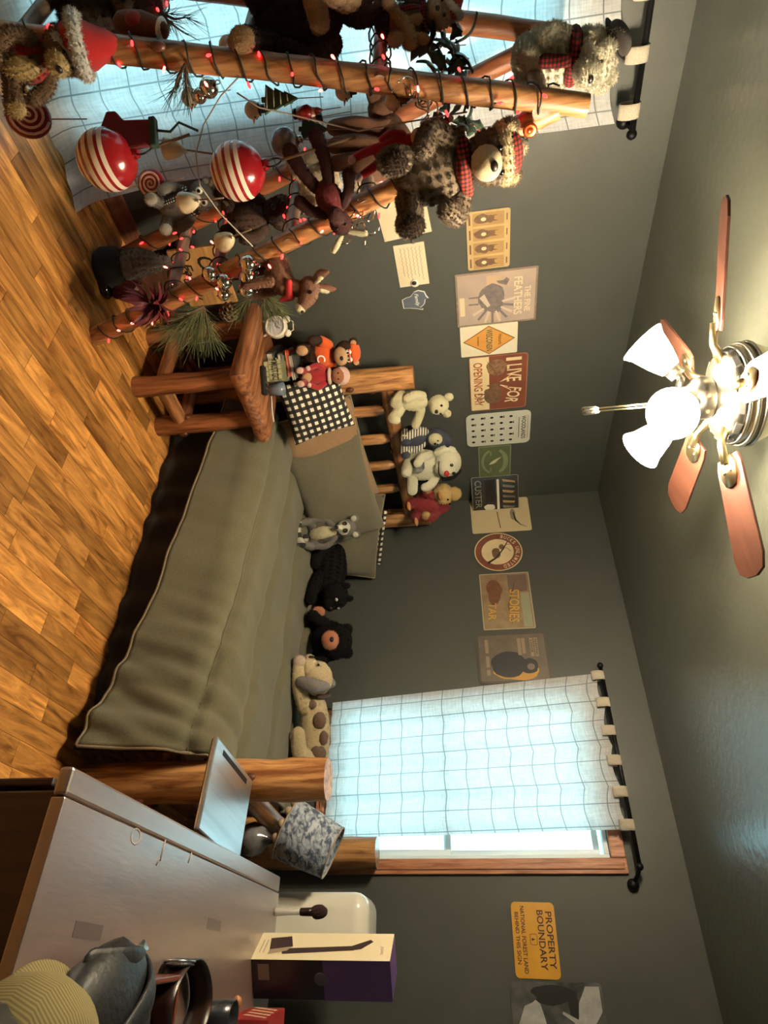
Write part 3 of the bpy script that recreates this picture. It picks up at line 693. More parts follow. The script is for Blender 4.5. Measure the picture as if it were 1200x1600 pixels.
t, w, h = wall_thing('tin_sign', 'pale grey rounded tin sign of animal tracks in rows', 'sign', 'L', -.858, -.572, 1.552, 1.946, off=.007)
plate(t, w, h, tin('tin_pale_grey', (198, 198, 184), (190, 190, 176)), .035)
for r_ in range(5):
    for c_ in range(5):
        x, y = -.105+c_*.052, -.155+r_*.058
        flat(t, oval(x, y, .009, .011, 10), INK, 'track', .002)
        if (r_+c_) % 2:
            for q in (-1, 0, 1): flat(t, oval(x+q*.007, y+.015, .003, .005, 6), INK, 'track', .0022)
lettering('WOODLANDS', t, INK, .20, .026, (0, .155)); flat(t, rectp(-.09, .09, .125, .128), INK, 'rule', .002); flat(t, rectp(-.10, .10, .178, .180), INK, 'rule', .002)

t, w, h = wall_thing('tin_sign', 'small green tin sign with a pale flying bird', 'sign', 'L', -.56, -.252, 1.622, 1.832, off=.004)
GRN = tin('tin_green', (92, 104, 70), (84, 96, 64)); GRP = tin('tin_pale_green', (136, 146, 112)); plate(t, w, h, GRN, .008); border(t, w, h, .006, GRP, .008)
n = 24
for a0, a1, nm in ((25, 155, 'arc'), (205, 335, 'arc')):
    pts = [(w*.42*math.cos(math.radians(a0+(a1-a0)*k/n)), h*.42*math.sin(math.radians(a0+(a1-a0)*k/n))) for k in range(n+1)]
    pti = [(w*.36*math.cos(math.radians(a0+(a1-a0)*k/n)), h*(.27 if a0 < 90 else .34)*math.sin(math.radians(a0+(a1-a0)*k/n))) for k in range(n+1)]
    MB().add([(x, y, .002) for x, y in pts+pti], [(k, k+1, n+2+k, n+1+k) for k in range(n)]).put(nm, GRP, t, smooth=False)
flat(t, [(-.045, .045), (-.02, .0), (.0, -.022), (.028, -.04), (.022, -.012), (.012, .004), (-.012, .018)], mat('bird_white', (206, 200, 176), .5), 'bird', .0024)
flat(t, rectp(-.10, -.06, -.03, -.022), GRP, 'caption', .002); flat(t, rectp(.06, .10, -.03, -.022), GRP, 'caption', .002)

t, w, h = wall_thing('tin_sign', 'glossy black and silver tin sign bent into the room corner', 'sign', 'L', -.262, .032, 1.565, 1.885, off=.055, yawx=-22)
plate(t, w, h, mat('tin_charcoal', (62, 58, 54), .2, c2=(84, 80, 76), ns=12, metal=.5), .012); border(t, w, h, .005, mat('tin_silver', (170, 164, 152), .25, metal=.8), .012)
SLV = mat('tin_silver', (170, 164, 152), .25, metal=.8)
lettering('CUSTER', t, SLV, .22, .045, (-.01, -.115)); flat(t, rectp(-.12, .06, -.07, -.0), INK, 'picture', .002); flat(t, rectp(-.12, .13, .012, .028), mat('tin_white_ink', (220, 214, 196), .4), 'stripe', .0022)
for k in range(6): flat(t, [(-.12+.042*k, .05), (-.10+.042*k, .055), (-.085+.04*k, .14-.01*(k % 3)), (-.10+.04*k, .135)], SLV if k % 2 else TAN, 'reed', .0022)
flat(t, blob(.10, -.04, .028, .035, 5), mat('tin_white_ink', (220, 214, 196), .4), 'head', .0024)

t, w, h = wall_thing('tin_sign', 'cream tin sign with a thin dark feather tail, right of the room corner', 'sign', 'B', .012, .298, 1.55, 1.953, off=.004)
plate(t, w, h, tin('tin_ivory', (200, 184, 146), (192, 174, 136)), .014)
MB().tube([(-.02, .09, .002), (.05, .10, .002), (.09, .13, .002), (.115, .172, .002)], [.004, .006, .003, .001], 6, flat=.2).put('tail', INK, t); flat(t, blob(-.0, .085, .05, .018, 3), mat('tin_taupe', (140, 124, 104), .5), 'shadow', .002)
MB().tube([(-.03, -.02, .002), (.03, -.015, .002), (.11, -.008, .002)], .003, 6, flat=.2).put('twig', SEP, t)

t, w, h = wall_thing('tin_sign', 'round brown tin sign reading Bucks Unlimited', 'sign', 'B', .305, .607, 1.552, 1.87, off=.004)
MB().prism(oval(0, 0, w/2, h/2, 48), -.002, .0015).put('plate', BRN, t, smooth=False)
def ringp(t, r0, r1, m, nm, z=.002, n=48): return MB().add([(r*w/2*math.cos(2*PI*k/n), r*h/2*math.sin(2*PI*k/n), z) for r in (r0, r1) for k in range(n)], [(k, (k+1) % n, n+(k+1) % n, n+k) for k in range(n)]).put(nm, m, t, smooth=False)
ringp(t, 1, .955, CREAM, 'rim'); flat(t, oval(0, -.005, w*.335, h*.335, 40), CREAM, 'centre', .002)
for k, ch in enumerate('BUCKS UNLIMITED'):
    if ch != ' ':
        a = math.radians(165-k*150/14); lettering(ch, t, CREAM, .017 if ch != 'I' else .006, .027, (w*.405*math.cos(a), h*.405*math.sin(a)), rot=a-PI/2, name='letter')
flat(t, blob(.01, -.015, .045, .028, 8), SEP, 'deer', .0024); flat(t, blob(-.035, .025, .022, .018, 2), SEP, 'head', .0026)
MB().tube([(-.09, .075, .0026), (-.02, .035, .0026), (.05, -.02, .0026), (.085, -.075, .0026)], [.003, .004, .006, .008], 6, flat=.2).put('rifle', INK, t)
for s in (0, 1): MB().tube([(-.04+s*.012, .04, .0027), (-.055+s*.03, .06, .0027), (-.05+s*.05, .082, .0027)], .0022, 5, flat=.3).put('antler', SEP, t)

t, w, h = wall_thing('tin_sign', 'rusty brown tin sign with yellow lettering Stories and Tar', 'sign', 'B', .625, 1.028, 1.57, 1.888, off=.004)
plate(t, w, h, mat('tin_rust', (120, 92, 68), .4, c2=(150, 132, 100), ns=9, nd=6), .008); border(t, w, h, .006, mat('tin_grey_edge', (166, 156, 136), .4), .008)
flat(t, rectp(-.05, w*.47, .09, .145), tin('tin_sage', (146, 148, 122), (134, 136, 112)), 'sky', .0018); flat(t, rectp(-w*.46, -.06, .02, .14), tin('tin_mauve', (98, 80, 72), (112, 92, 80)), 'shed', .0019)
flat(t, blob(-.07, -.075, .09, .05, 4), mat('tin_russet', (120, 76, 48), .4, c2=(92, 58, 40), ns=30), 'animal', .002)
YEL = mat('sign_yellow', (196, 150, 62), .45)
lettering('STORIES', t, YEL, .23, .062, (.04, .045), rot=-.10); lettering('TAR', t, YEL, .12, .05, (.075, -.095), rot=-.08)
MB().tube([(-.12, .06, .002), (.04, .008, .002), (.16, .02, .002)], .002, 5, flat=.3).put('line', INK, t)

t, w, h = wall_thing('tin_sign', 'dark framed tin sign with a black bear, beside the window curtain', 'sign', 'B', 1.053, 1.372, 1.518, 1.94, off=.006)
plate(t, w, h, mat('tin_smoke', (84, 74, 64), .4, c2=(104, 92, 78), ns=14), .02); border(t, w, h, .014, mat('tin_dark_edge', (70, 62, 56), .4), .02)
flat(t, blob(.09, .02, .055, .14, 2, j=.2), tin('tin_amber', (186, 136, 60)), 'lantern', .0019)
BK = mat('bear_print', (34, 34, 38), .45)
flat(t, blob(.045, -.03, .085, .10, 3, j=.2), BK, 'bear', .0023); flat(t, blob(.06, .09, .05, .055, 6, j=.15), BK, 'bear_head', .0026); flat(t, oval(.065, .10, .02, .022), mat('bear_muzzle_print', (110, 96, 84), .5), 'muzzle', .003)
for y, x0, x1 in ((.145, -.12, .0), (.118, -.12, .0), (.07, -.12, -.02), (.045, -.12, -.01), (-.15, -.12, -.03), (-.15, -.01, .06), (-.15, .075, .11)):
    flat(t, rectp(x0, x1, y-.010, y+.010), mat('board_print', (132, 116, 94), .5), 'board', .0024)
lettering('HUNTING', t, BK, .10, .013, (-.06, .145), .003); lettering('LODGE', t, BK, .08, .013, (-.065, .118), .003)

t, w, h = wall_thing('tin_sign', 'yellow tin sign reading Property Boundary National Forest Land', 'sign', 'B', 2.472, 2.772, 1.585, 1.788, off=.004, tilt=-1)
plate(t, w, h, tin('tin_yellow', (222, 164, 44), (212, 152, 40)), .02); YK = mat('sign_dark_brown', (66, 28, 12), .5)
lettering('PROPERTY', t, YK, .225, .030, (0, .072)); lettering('BOUNDARY', t, YK, .235, .030, (0, .032)); lettering('NATIONAL FOREST LAND', t, YK, .265, .019, (.0, -.050)); lettering('BEHIND THIS SIGN', t, YK, .205, .018, (-.005, -.078))
flat(t, sheet(.044, .034, .008), YK, 'badge', .002); flat(t, sheet(.040, .030, .007), MATS['tin_yellow'], 'badge', .0023); flat(t, [(-.006, -.009), (.006, -.009), (0, .008)], YK, 'badge_tree', .0027)
for o in t.children:
    if o.name.startswith('badge'): o.location.y = -.006

t, w, h = wall_thing('poster', 'black and white photo poster at the right end of the back wall', 'poster', 'B', 2.782, 3.09, 1.553, 1.957, off=.004)
plate(t, w, h, mat('photo_grey', (96, 96, 94), .4, c2=(34, 34, 34), ns=7, nd=5, contrast=1.6), .02)
PW_ = mat('photo_white', (188, 188, 184), .4, c2=(150, 150, 148), ns=20); PB_ = mat('photo_black', (22, 22, 22), .4)
flat(t, [(-.14, .19), (-.05, .19), (.0, .15), (.03, .08), (-.02, .06), (-.09, .10), (-.14, .13)], PW_, 'pale_shape', .002); flat(t, blob(-.11, -.02, .035, .10, 4), PB_, 'dark_shape', .0021)
flat(t, blob(.02, -.11, .10, .06, 7), PW_, 'pale_shape', .0022); flat(t, blob(-.07, .07, .06, .022, 3), PB_, 'dark_shape', .0024)
for k in range(3): flat(t, [(-.05+.05*k, .02), (-.04+.05*k, .018), (.01+.05*k, .10), (-.01+.05*k, .11)], PW_ if k != 1 else PB_, 'streak', .0026)

PAPER = mat('note_paper', (214, 202, 172), .8, c2=(204, 190, 158), ns=5); PEN = mat('pen_grey', (128, 122, 106), .7)
t, w, h = wall_thing('paper_note', 'large cream paper sheet half hidden behind the grizzly toy', 'paper', 'L', -2.30, -2.05, 1.205, 1.43, tilt=6, off=.003)
plate(t, w, h, PAPER, .002, 'sheet')
for k in range(3): flat(t, rectp(-.09, .06+.01*k, .07-.02*k, .074-.02*k), PEN, 'writing', .002)
for k in range(4): MB().tube([(.04+.018*k, -.02, .002), (.045+.018*k, .008, .002), (.052+.018*k, -.015, .002)], .0015, 5, flat=.3).put('writing', PEN, t)
t, w, h = wall_thing('paper_note', 'cream handwritten note pinned between clip and button magnet', 'paper', 'L', -2.016, -1.79, 1.258, 1.405, tilt=2, off=.003)
plate(t, w, h, PAPER, .002, 'sheet')
for k in range(6):
    pts = [(-.095+.0065*q, .048-.018*k+.003*math.sin(q*1.9+k)*(1 if (q+k) % 7 else 0), .002) for q in range(int(29-2.5*(k % 3)))]
    MB().tube(pts, .0009, 4, flat=.4).put('writing', PEN, t)
mg = tag(link('button_magnet', None), 'round black and white button magnet on the handwritten note', 'magnet'); mg.location = (.007, -1.806, 1.338); mg.rotation_euler = (0, PI/2, 0)
MB().lathe([(.0, .0), (.021, 0), (.022, .002), (.018, .005), (.0, .006)], 24).put('disc', mat('button_white', (220, 214, 200), .3), mg); flatm = MB().lathe([(.0, .0062), (.012, .0062), (.012, .0066), (0, .0066)], 16, Matrix.Translation((.004, -.004, 0))).put('print', INK, mg)
pc = tag(link('wall_clip', None), 'small silver clip holding the handwritten note', 'clip'); pc.location = (.006, -2.03, 1.352)
MB().box((.002, 0, 0), (.006, .03, .012)).put('jaw', mat('clip_silver', (190, 186, 176), .3, metal=.9), pc, smooth=False, bev=.002); MB().tube([(.004, -.012, 0), (.006, -.03, .006), (.004, -.03, -.006), (.004, -.012, 0)], .0015, 6).put('handle', MATS['clip_silver'], pc)
WI = [(-.055, .02), (-.045, .048), (-.02, .056), (-.008, .064), (-.004, .05), (.02, .044), (.032, .034), (.040, .02), (.05, .034), (.054, .03), (.044, .0), (.038, -.03), (.036, -.06), (-.012, -.062), (-.022, -.04), (-.026, -.02), (-.05, 0)]
t, w, h = wall_thing('state_magnet', 'small blue Wisconsin-shaped cutout with white outline and script', 'magnet', 'L', -1.765, -1.640, 1.265, 1.392, off=.005)
MB().prism([(x*1.08, y*1.08) for x, y in WI], -.003, .001).put('outline', mat('cutout_white', (214, 212, 202), .5), t, smooth=False); MB().prism(WI, 0, .002).put('face', mat('cutout_blue', (84, 92, 104), .5), t, smooth=False)
lettering('Family', t, MATS['cutout_white'], .075, .024, (-.005, .008), .0026, rot=.05, shear=.3)

# ================================================================== stuffed animals
BLK = mat('plush_black_eye', (10, 9, 9), .15, spec=.6); NOSE = mat('plush_nose', (28, 18, 16), .4)
WHT = mat('eye_white', (232, 228, 216), .4)
def face_rot(deg, lean=0, roll=0): return (math.radians(-lean), math.radians(roll), math.radians(deg-90))
def P(t, name, m, *shapes, label=None, fz=.06):
    """one part made of ellipsoids ('e', c, r[, rot]) and limbs ('c', points, radii)"""
    b = MB()
    for s in shapes:
        if s[0] == 'e': b.ell(s[1], s[2], s[3] if len(s) > 3 else None, 18, 12, fz=fz, ff=7)
        elif s[0] == 'c': b.chain(s[1], s[2], fz=fz)
    o = b.put(name, m, t)
    if label: o['label'] = label
    return o
def eyes(t, x, y, z, r=.022, m=None, parent=None):
    for s in (-1, 1): MB().ell((s*x, y, z), (r, r*.7, r), None, 10, 8).put('eye', m or BLK, parent or t)
def bear(name, label, cat, loc, rot, s, body, muz=None, belly=None, paw=None, ear_r=.075, head=(0, .03, .70), hr=(.20, .18, .185), muzr=(.10, .11, .085), arms=None, legs=None, nose=None, group=None, ear=True, br=(.20, .18, .26), inner=None):
    t = thing(name, label, cat, loc, rot, group, s)
    hx, hy, hz = head
    P(t, 'body', body, ('e', (0, 0, .27), br))
    if belly: P(t, 'belly', belly, ('e', (0, .05, .27), (br[0]*.72, br[1]*.86, br[2]*.78)))
    h = P(t, 'head', body, ('e', head, hr))
    P(t, 'muzzle', muz or body, ('e', (hx, hy+hr[1]*.8, hz-.05), muzr))
    P(t, 'nose', nose or NOSE, ('e', (hx, hy+hr[1]*.8+muzr[1]*.92, hz-.025), (.036, .026, .028)), fz=0)
    for sg in (-1, 1):
        MB().ell((hx+sg*.075, hy+hr[1]*.86, hz+.045), (.022, .018, .022), None, 10, 8).put('eye', BLK, t)
        if ear:
            e = P(t, 'ear', body, ('e', (hx+sg*.155, hy-.01, hz+.15), (ear_r, .04, ear_r)))
            P(e, 'inner_ear', (inner or muz or body), ('e', (hx+sg*.155, hy+.018, hz+.15), (ear_r*.6, .025, ear_r*.6)))
        ap = (arms or {}).get(sg, [(.16, .02, .44), (.25, .08, .34), (.26, .18, .24)])
        P(t, 'arm', body, ('c', [(sg*p[0], p[1], p[2]) for p in ap], [.075, .07, .072]))
        lp = (legs or {}).get(sg, [(.11, .04, .09), (.17, .20, .085), (.21, .36, .09)])
        lg = P(t, 'leg', body, ('c', [(sg*p[0], p[1], p[2]) for p in lp], [.095, .085, .085]))
        q = lp[-1]; P(lg, 'paw', paw or muz or body, ('e', (sg*q[0], q[1]+.045, q[2]+.03), (.075, .05, .088)))
    return t
def santa_hat(t, c, r, tip, m=None, trim=None, fz=.05):
    m = m or cloth('santa_red', (178, 26, 26)); trim = trim or fur('hat_white', (226, 218, 204))
    c = V(c); tip = V(tip); mid = (c+tip)/2+V((0, 0, r*.35))
    h = P(t, 'hat', m, ('c', [c, c*.6+mid*.4, mid, tip], [r, r*.85, r*.5, r*.16]))
    d = (mid-c).normalized(); u, w_ = frame_for(d)
    MB().tube([c+(u*math.cos(2*PI*k/20)+w_*math.sin(2*PI*k/20))*r for k in range(20)], r*.28, 10, closed=True, fz=.15, ff=20).put('hat_trim', trim, h)
    MB().ell(tip, (r*.32,)*3, None, 12, 8, fz=.1).put('pompom', trim, h)
    return h
def scarf(t, c, r, m, tails=True, th=.04):
    c = V(c); s_ = MB().tube([c+V((r*math.cos(2*PI*k/24), r*.92*math.sin(2*PI*k/24), .015*math.sin(4*PI*k/24))) for k in range(24)], th, 10, closed=True, fz=.1)
    o = s_.put('scarf', m, t)
    if tails: MB().chain([c+V((.06, r*.95, -.01)), c+V((.09, r*1.25, -.12)), c+V((.10, r*1.28, -.25))], [th*.8, th, th*1.1], flat=.4).put('scarf_tail', m, o)
    return o
# ---- on the headboard rail
IV = fur('ivory_plush', (222, 206, 162)); 
bear('polar_bear_plush', 'cream polar bear toy with small black nose sitting against the headboard post', 'stuffed toy', (.245, -1.262, 1.175), face_rot(-12, 4, -10), .335, IV, IV, ear_r=.07, muzr=(.075, .09, .07), hr=(.155, .16, .16), br=(.16, .15, .25),
     arms={-1: [(.13, .02, .42), (.27, .04, .40), (.40, .06, .36)], 1: [(.13, .03, .42), (.2, .14, .3), (.18, .24, .2)]}, legs={-1: [(.10, .04, .09), (.14, .18, .05), (.15, .32, .0)], 1: [(.10, .04, .09), (.13, .18, .05), (.14, .32, .02)]})
NAVY = fur('navy_plush', (52, 58, 76)); STR = None
def stripe_mat(name, a, b_, s, ax=2, rough=.9):
    if name in MATS: return MATS[name]
    m = mat(name, a, rough); nt = m.node_tree; L = nt.links.new; tc = nt.nodes.new('ShaderNodeTexCoord'); sp = nt.nodes.new('ShaderNodeSeparateXYZ'); L(tc.outputs['Object'], sp.inputs[0])
    k = nt.nodes.new('ShaderNodeMath'); k.operation = 'DIVIDE'; k.inputs[1].default_value = s; L(sp.outputs[ax], k.inputs[0]); f = nt.nodes.new('ShaderNodeMath'); f.operation = 'FRACT'; L(k.outputs[0], f.inputs[0])
    rp_ = nt.nodes.new('ShaderNodeValToRGB'); rp_.color_ramp.interpolation = 'CONSTANT'; rp_.color_ramp.elements[0].color = lin(a); rp_.color_ramp.elements[1].color = lin(b_); rp_.color_ramp.elements[1].position = .5
    L(f.outputs[0], rp_.inputs[0]); L(rp_.outputs[0], nt.nodes['Principled BSDF'].inputs['Base Color']); return m
STR = stripe_mat('navy_cream_stripe', (196, 188, 160), (52, 56, 70), .05)
t = thing('striped_plush', 'navy toy in cream striped sleeves slumped on the headboard rail', 'stuffed toy', (.25, -1.0, 1.172), face_rot(0, 0, -8), None, .30)
P(t, 'body', NAVY, ('e', (-.06, 0, .25), (.24, .19, .25))); P(t, 'hood', NAVY, ('e', (-.10, 0, .68), (.20, .19, .21)), ('c', [(-.12, -.02, .8), (-.2, -.02, .93), (-.32, 0, .92)], [.13, .08, .04]))
P(t, 'face', IV, ('e', (-.02, .12, .66), (.13, .10, .13))); eyes(t, .05, .225, .70, .018); P(t, 'nose', NOSE, ('e', (-.02, .24, .65), (.03, .02, .025)), fz=0)
for sg, q in ((1, [(.15, .08, .44), (.25, .18, .30), (.22, .28, .12)]), (-1, [(-.2, .06, .42), (-.26, .16, .28), (-.2, .24, .18)])):
    a = P(t, 'sleeve', STR, ('c', q, [.085, .085, .08])); P(a, 'hand', IV, ('e', V(q[-1])+V((0, .05, -.06)), (.07, .07, .07)))
for sg in (-1, 1): l = P(t, 'leg', STR, ('c', [(sg*.1, .08, .09), (sg*.14+.04, .25, .07), (sg*.16+.06, .40, .06)], [.09, .085, .08])); P(l, 'foot', NAVY, ('e', (sg*.17+.06, .45, .09), (.08, .06, .09)))
OFFW = fur('offwhite_plush', (224, 212, 180)); REDN = mat('red_nose', (176, 40, 34), .5)
t = thing('white_dog_plush', 'plump white dog toy with red nose and black mouth line on the headboard rail', 'stuffed toy', (.255, -.70, 1.17), face_rot(-10, 2, 8), None, .36)
P(t, 'body', OFFW, ('e', (0, 0, .30), (.30, .20, .32))); P(t, 'head', OFFW, ('e', (.02, .04, .72), (.27, .21, .22))); P(t, 'muzzle', OFFW, ('e', (.02, .22, .66), (.15, .10, .09)), ('e', (.02, .20, .56), (.11, .08, .05)))
P(t, 'nose', REDN, ('e', (.0, .32, .70), (.055, .04, .045)), fz=0); eyes(t, .09, .235, .80, .03)
P(t, 'mouth', BLK, ('c', [(-.15, .20, .60), (-.05, .285, .575), (.06, .29, .575), (.18, .20, .61)], [.008, .010, .010, .008]), fz=0)
for sg in (-1, 1):
    P(t, 'ear', fur('black_plush', (26, 24, 24)) if sg < 0 else OFFW, ('c', [(sg*.22, .02, .84), (sg*.29, .05, .72), (sg*.28, .08, .60)], [.06, .07, .06]))
    P(t, 'arm', OFFW, ('c', [(sg*.24, .06, .46), (sg*.31, .17, .36), (sg*.27, .26, .27)], [.08, .075, .07])); P(t, 'leg', OFFW, ('c', [(sg*.14, .06, .08), (sg*.18, .22, .07), (sg*.2, .36, .07)], [.09, .09, .09]))
P(t, 'print_patch', mat('grey_photo_print', (78, 76, 74), .8, c2=(150, 148, 140), ns=9, contrast=2), ('e', (.10, .125, .22), (.16, .09, .17)), fz=0)
REDP = fur('red_plush', (150, 34, 38)); YELP = fur('yellow_plush', (214, 176, 96)); ORP = cloth('orange_felt', (206, 136, 72))
t = thing('duck_plush', 'fuzzy yellow duck toy in red clothes slumped by the far headboard post', 'stuffed toy', (.275, -.33, 1.168), face_rot(-20, 0, 16), None, .35)
P(t, 'body', REDP, ('e', (-.05, 0, .28), (.24, .20, .28)), ('e', (-.16, 0, .52), (.15, .14, .16))); P(t, 'head', YELP, ('e', (.10, .07, .66), (.19, .17, .17)), ('e', (.02, .05, .84), (.12, .11, .12)), fz=.14)
P(t, 'beak', ORP, ('e', (.18, .24, .62), (.075, .10, .03)), fz=0); eyes(t, .05, .225, .72, .02)
for sg, q in ((1, [(.14, .05, .42), (.26, .12, .40), (.36, .18, .44)]), (-1, [(-.2, .06, .42), (-.22, .2, .3), (-.1, .28, .24)])): a = P(t, 'wing', REDP, ('c', q, [.09, .085, .06])); P(a, 'hand', YELP, ('e', V(q[-1]), (.07, .06, .07)), fz=.14)
for sg in (-1, 1): l = P(t, 'leg', REDP, ('c', [(sg*.11, .06, .08), (sg*.15+.06, .24, .06), (sg*.17+.1, .36, .04)], [.09, .08, .06])); P(l, 'foot', ORP, ('e', (sg*.18+.11, .43, .06), (.07, .11, .03)), fz=0)
# ---- on the bed
GREYP = fur('grey_plush', (104, 98, 90)); CRP = fur('cream_plush', (212, 198, 160)); DKP = fur('charcoal_plush', (44, 40, 38))
t = thing('lemur_plush', 'grey lemur toy with white face leaning on the corner pillow', 'stuffed toy', (.66, -.62, .575), face_rot(-62, 14, 4), None, .36)
P(t, 'body', GREYP, ('c', [(0, 0, .14), (0, .0, .32), (0, -.02, .5)], [.15, .15, .10])); P(t, 'chest', CRP, ('c', [(0, .08, .16), (0, .09, .32), (0, .05, .48)], [.10, .105, .07]))
P(t, 'head', GREYP, ('e', (.02, .0, .70), (.145, .14, .15))); P(t, 'face', fur('white_plush', (226, 218, 196)), ('e', (.02, .07, .69), (.115, .10, .12)), ('c', [(.02, .13, .66), (.02, .21, .63)], [.055, .035]))
for sg in (-1, 1):
    P(t, 'eye_patch', DKP, ('e', (.02+sg*.055, .145, .73), (.036, .03, .042)), fz=0); MB().ell((.02+sg*.055, .172, .73), (.014, .01, .014)).put('eye', mat('amber_eye', (150, 92, 30), .2), t)
    e = P(t, 'ear', GREYP, ('e', (.02+sg*.13, -.01, .84), (.065, .035, .075), (0, sg*.5, 0))); P(e, 'inner_ear', MATS['white_plush'], ('e', (.02+sg*.13, .015, .84), (.045, .025, .052), (0, sg*.5, 0)))
    P(t, 'arm', GREYP, ('c', [(sg*.09, .02, .47), (sg*.22, .08, .34), (sg*.20, .20, .16)], [.055, .05, .05])); l = P(t, 'leg', GREYP, ('c', [(sg*.09, .04, .10), (sg*.20, .20, .14), (sg*.16, .38, .06)], [.08, .07, .06])); P(l, 'foot', GREYP, ('e', (sg*.16, .43, .06), (.055, .08, .05)))
P(t, 'nose', NOSE, ('e', (.02, .245, .635), (.03, .025, .024)), fz=0)
P(t, 'tail', stripe_mat('lemur_rings', (170, 164, 150), (40, 38, 36), .16, 0), ('c', [(-.05, .25, .06), (-.18, .40, .07), (-.02, .52, .07), (.15, .44, .07)], [.06, .06, .06, .05]))
BLKF = fur('panther_black', (17, 16, 17), (26, 25, 26))
t = thing('panther_plush', 'black panther toy with a pale eye lying against the dark wall', 'stuffed toy', (.87, -.42, .57), face_rot(-15), None, .44)
P(t, 'body', BLKF, ('c', [(-.0, -.55, .20), (0, -.25, .22), (0, .05, .22)], [.20, .22, .20])); P(t, 'head', BLKF, ('e', (.0, .26, .34), (.18, .17, .17)), ('e', (0, .40, .28), (.10, .09, .075)))
for sg in (-1, 1):
    P(t, 'ear', BLKF, ('e', (sg*.12, .20, .50), (.05, .03, .06))); MB().ell((sg*.075, .40, .385), (.028, .016, .02)).put('eye', mat('panther_eye', (206, 204, 188), .25), t)
    P(t, 'leg', BLKF, ('c', [(sg*.16, .05, .12), (sg*.18, .28, .08), (sg*.18, .48, .07)], [.09, .08, .07])); P(t, 'leg', BLKF, ('c', [(sg*.18, -.5, .16), (sg*.26, -.32, .09), (sg*.26, -.12, .07)], [.13, .09, .07]))
P(t, 'nose', NOSE, ('e', (0, .49, .305), (.03, .02, .022)), fz=0); P(t, 'tail', BLKF, ('c', [(0, -.7, .18), (.12, -.86, .10), (.3, -.8, .07)], [.05, .045, .04]))
PCH = fur('peach_plush', (196, 122, 76))
t = bear('black_bear_plush', 'black bear toy with orange-tan muzzle lying on the comforter by the wall', 'stuffed toy', (1.22, -.36, .57), face_rot(-70, -6, 0), .42, BLKF, PCH, inner=BLKF, head=(-.02, .12, .36), hr=(.24, .19, .22), muzr=(.125, .12, .115), ear_r=.08, br=(.27, .25, .25), paw=PCH, arms={-1: [(.22, .06, .22), (.30, .2, .12), (.30, .36, .08)], 1: [(.22, .06, .22), (.3, .18, .10), (.31, .32, .08)]}, legs={-1: [(.2, -.1, .09), (.3, .02, .09), (.36, .1, .1)], 1: [(.2, -.1, .09), (.3, .02, .09), (.38, .1, .1)]})
PUP = fur('puppy_tan', (208, 186, 140)); PUPG = fur('puppy_grey', (126, 118, 114)); PUPB = fur('puppy_brown', (112, 82, 62))
t = thing('puppy_plush', 'floppy tan puppy toy with brown patches lying at the foot of the bed', 'stuffed toy', (1.66, -.44, .565), face_rot(205), None, .50)
P(t, 'body', PUP, ('c', [(0, -.42, .16), (0, -.20, .17), (0, .04, .16)], [.15, .16, .14])); P(t, 'head', PUP, ('e', (-.06, .34, .22), (.17, .18, .16)), ('e', (-.11, .46, .15), (.11, .10, .09)))
P(t, 'ear', PUPG, ('c', [(-.18, .26, .33), (-.26, .28, .22), (-.25, .32, .10)], [.05, .075, .06])); P(t, 'ear', PUPG, ('c', [(.06, .28, .34), (.14, .32, .24), (.15, .38, .12)], [.05, .075, .06]))
for e_ in ((-.16, .475, .27), (-.02, .50, .275)): P(t, 'closed_eye', BLK, ('c', [(e_[0]-.03, e_[1], e_[2]), (e_[0], e_[1]+.01, e_[2]-.012), (e_[0]+.03, e_[1]-.004, e_[2])], [.008, .010, .008]), fz=0)
P(t, 'nose', NOSE, ('e', (-.12, .555, .17), (.032, .025, .025)), fz=0)
for sg in (-1, 1): l = P(t, 'leg', PUP, ('c', [(sg*.12, .06, .10), (sg*.20, .26, .06), (sg*.22+.03, .46, .06)], [.08, .07, .065])); P(l, 'paw', fur('puppy_pink', (206, 178, 158)), ('e', (sg*.22+.03, .52, .065), (.07, .07, .065))); P(t, 'leg', PUP, ('c', [(sg*.14, -.46, .12), (sg*.24, -.36, .07), (sg*.26, -.18, .06)], [.11, .08, .065]))
for c, r in (((-.105, -.08, .24), (.075, .09, .07)), ((-.10, -.40, .21), (.09, .09, .09)), ((-.17, -.52, .12), (.085, .06, .08)), ((-.12, .08, .16), (.06, .05, .06)), ((.10, -.10, .26), (.08, .09, .06)), ((-.08, -.25, .27), (.07, .08, .05)), ((.14, -.30, .13), (.03, .05, .05))): P(t, 'patch', PUPB, ('e', c, r))
P(t, 'collar', mat('brown_collar', (70, 48, 38), .6), ('c', [(.15, .16, .22), (.10, .17, .30), (-.02, .16, .32), (-.12, .16, .24)], [.022]*4), fz=0); P(t, 'tail', PUP, ('c', [(0, -.56, .18), (.06, -.68, .20), (.14, -.74, .24)], [.04, .035, .03]))
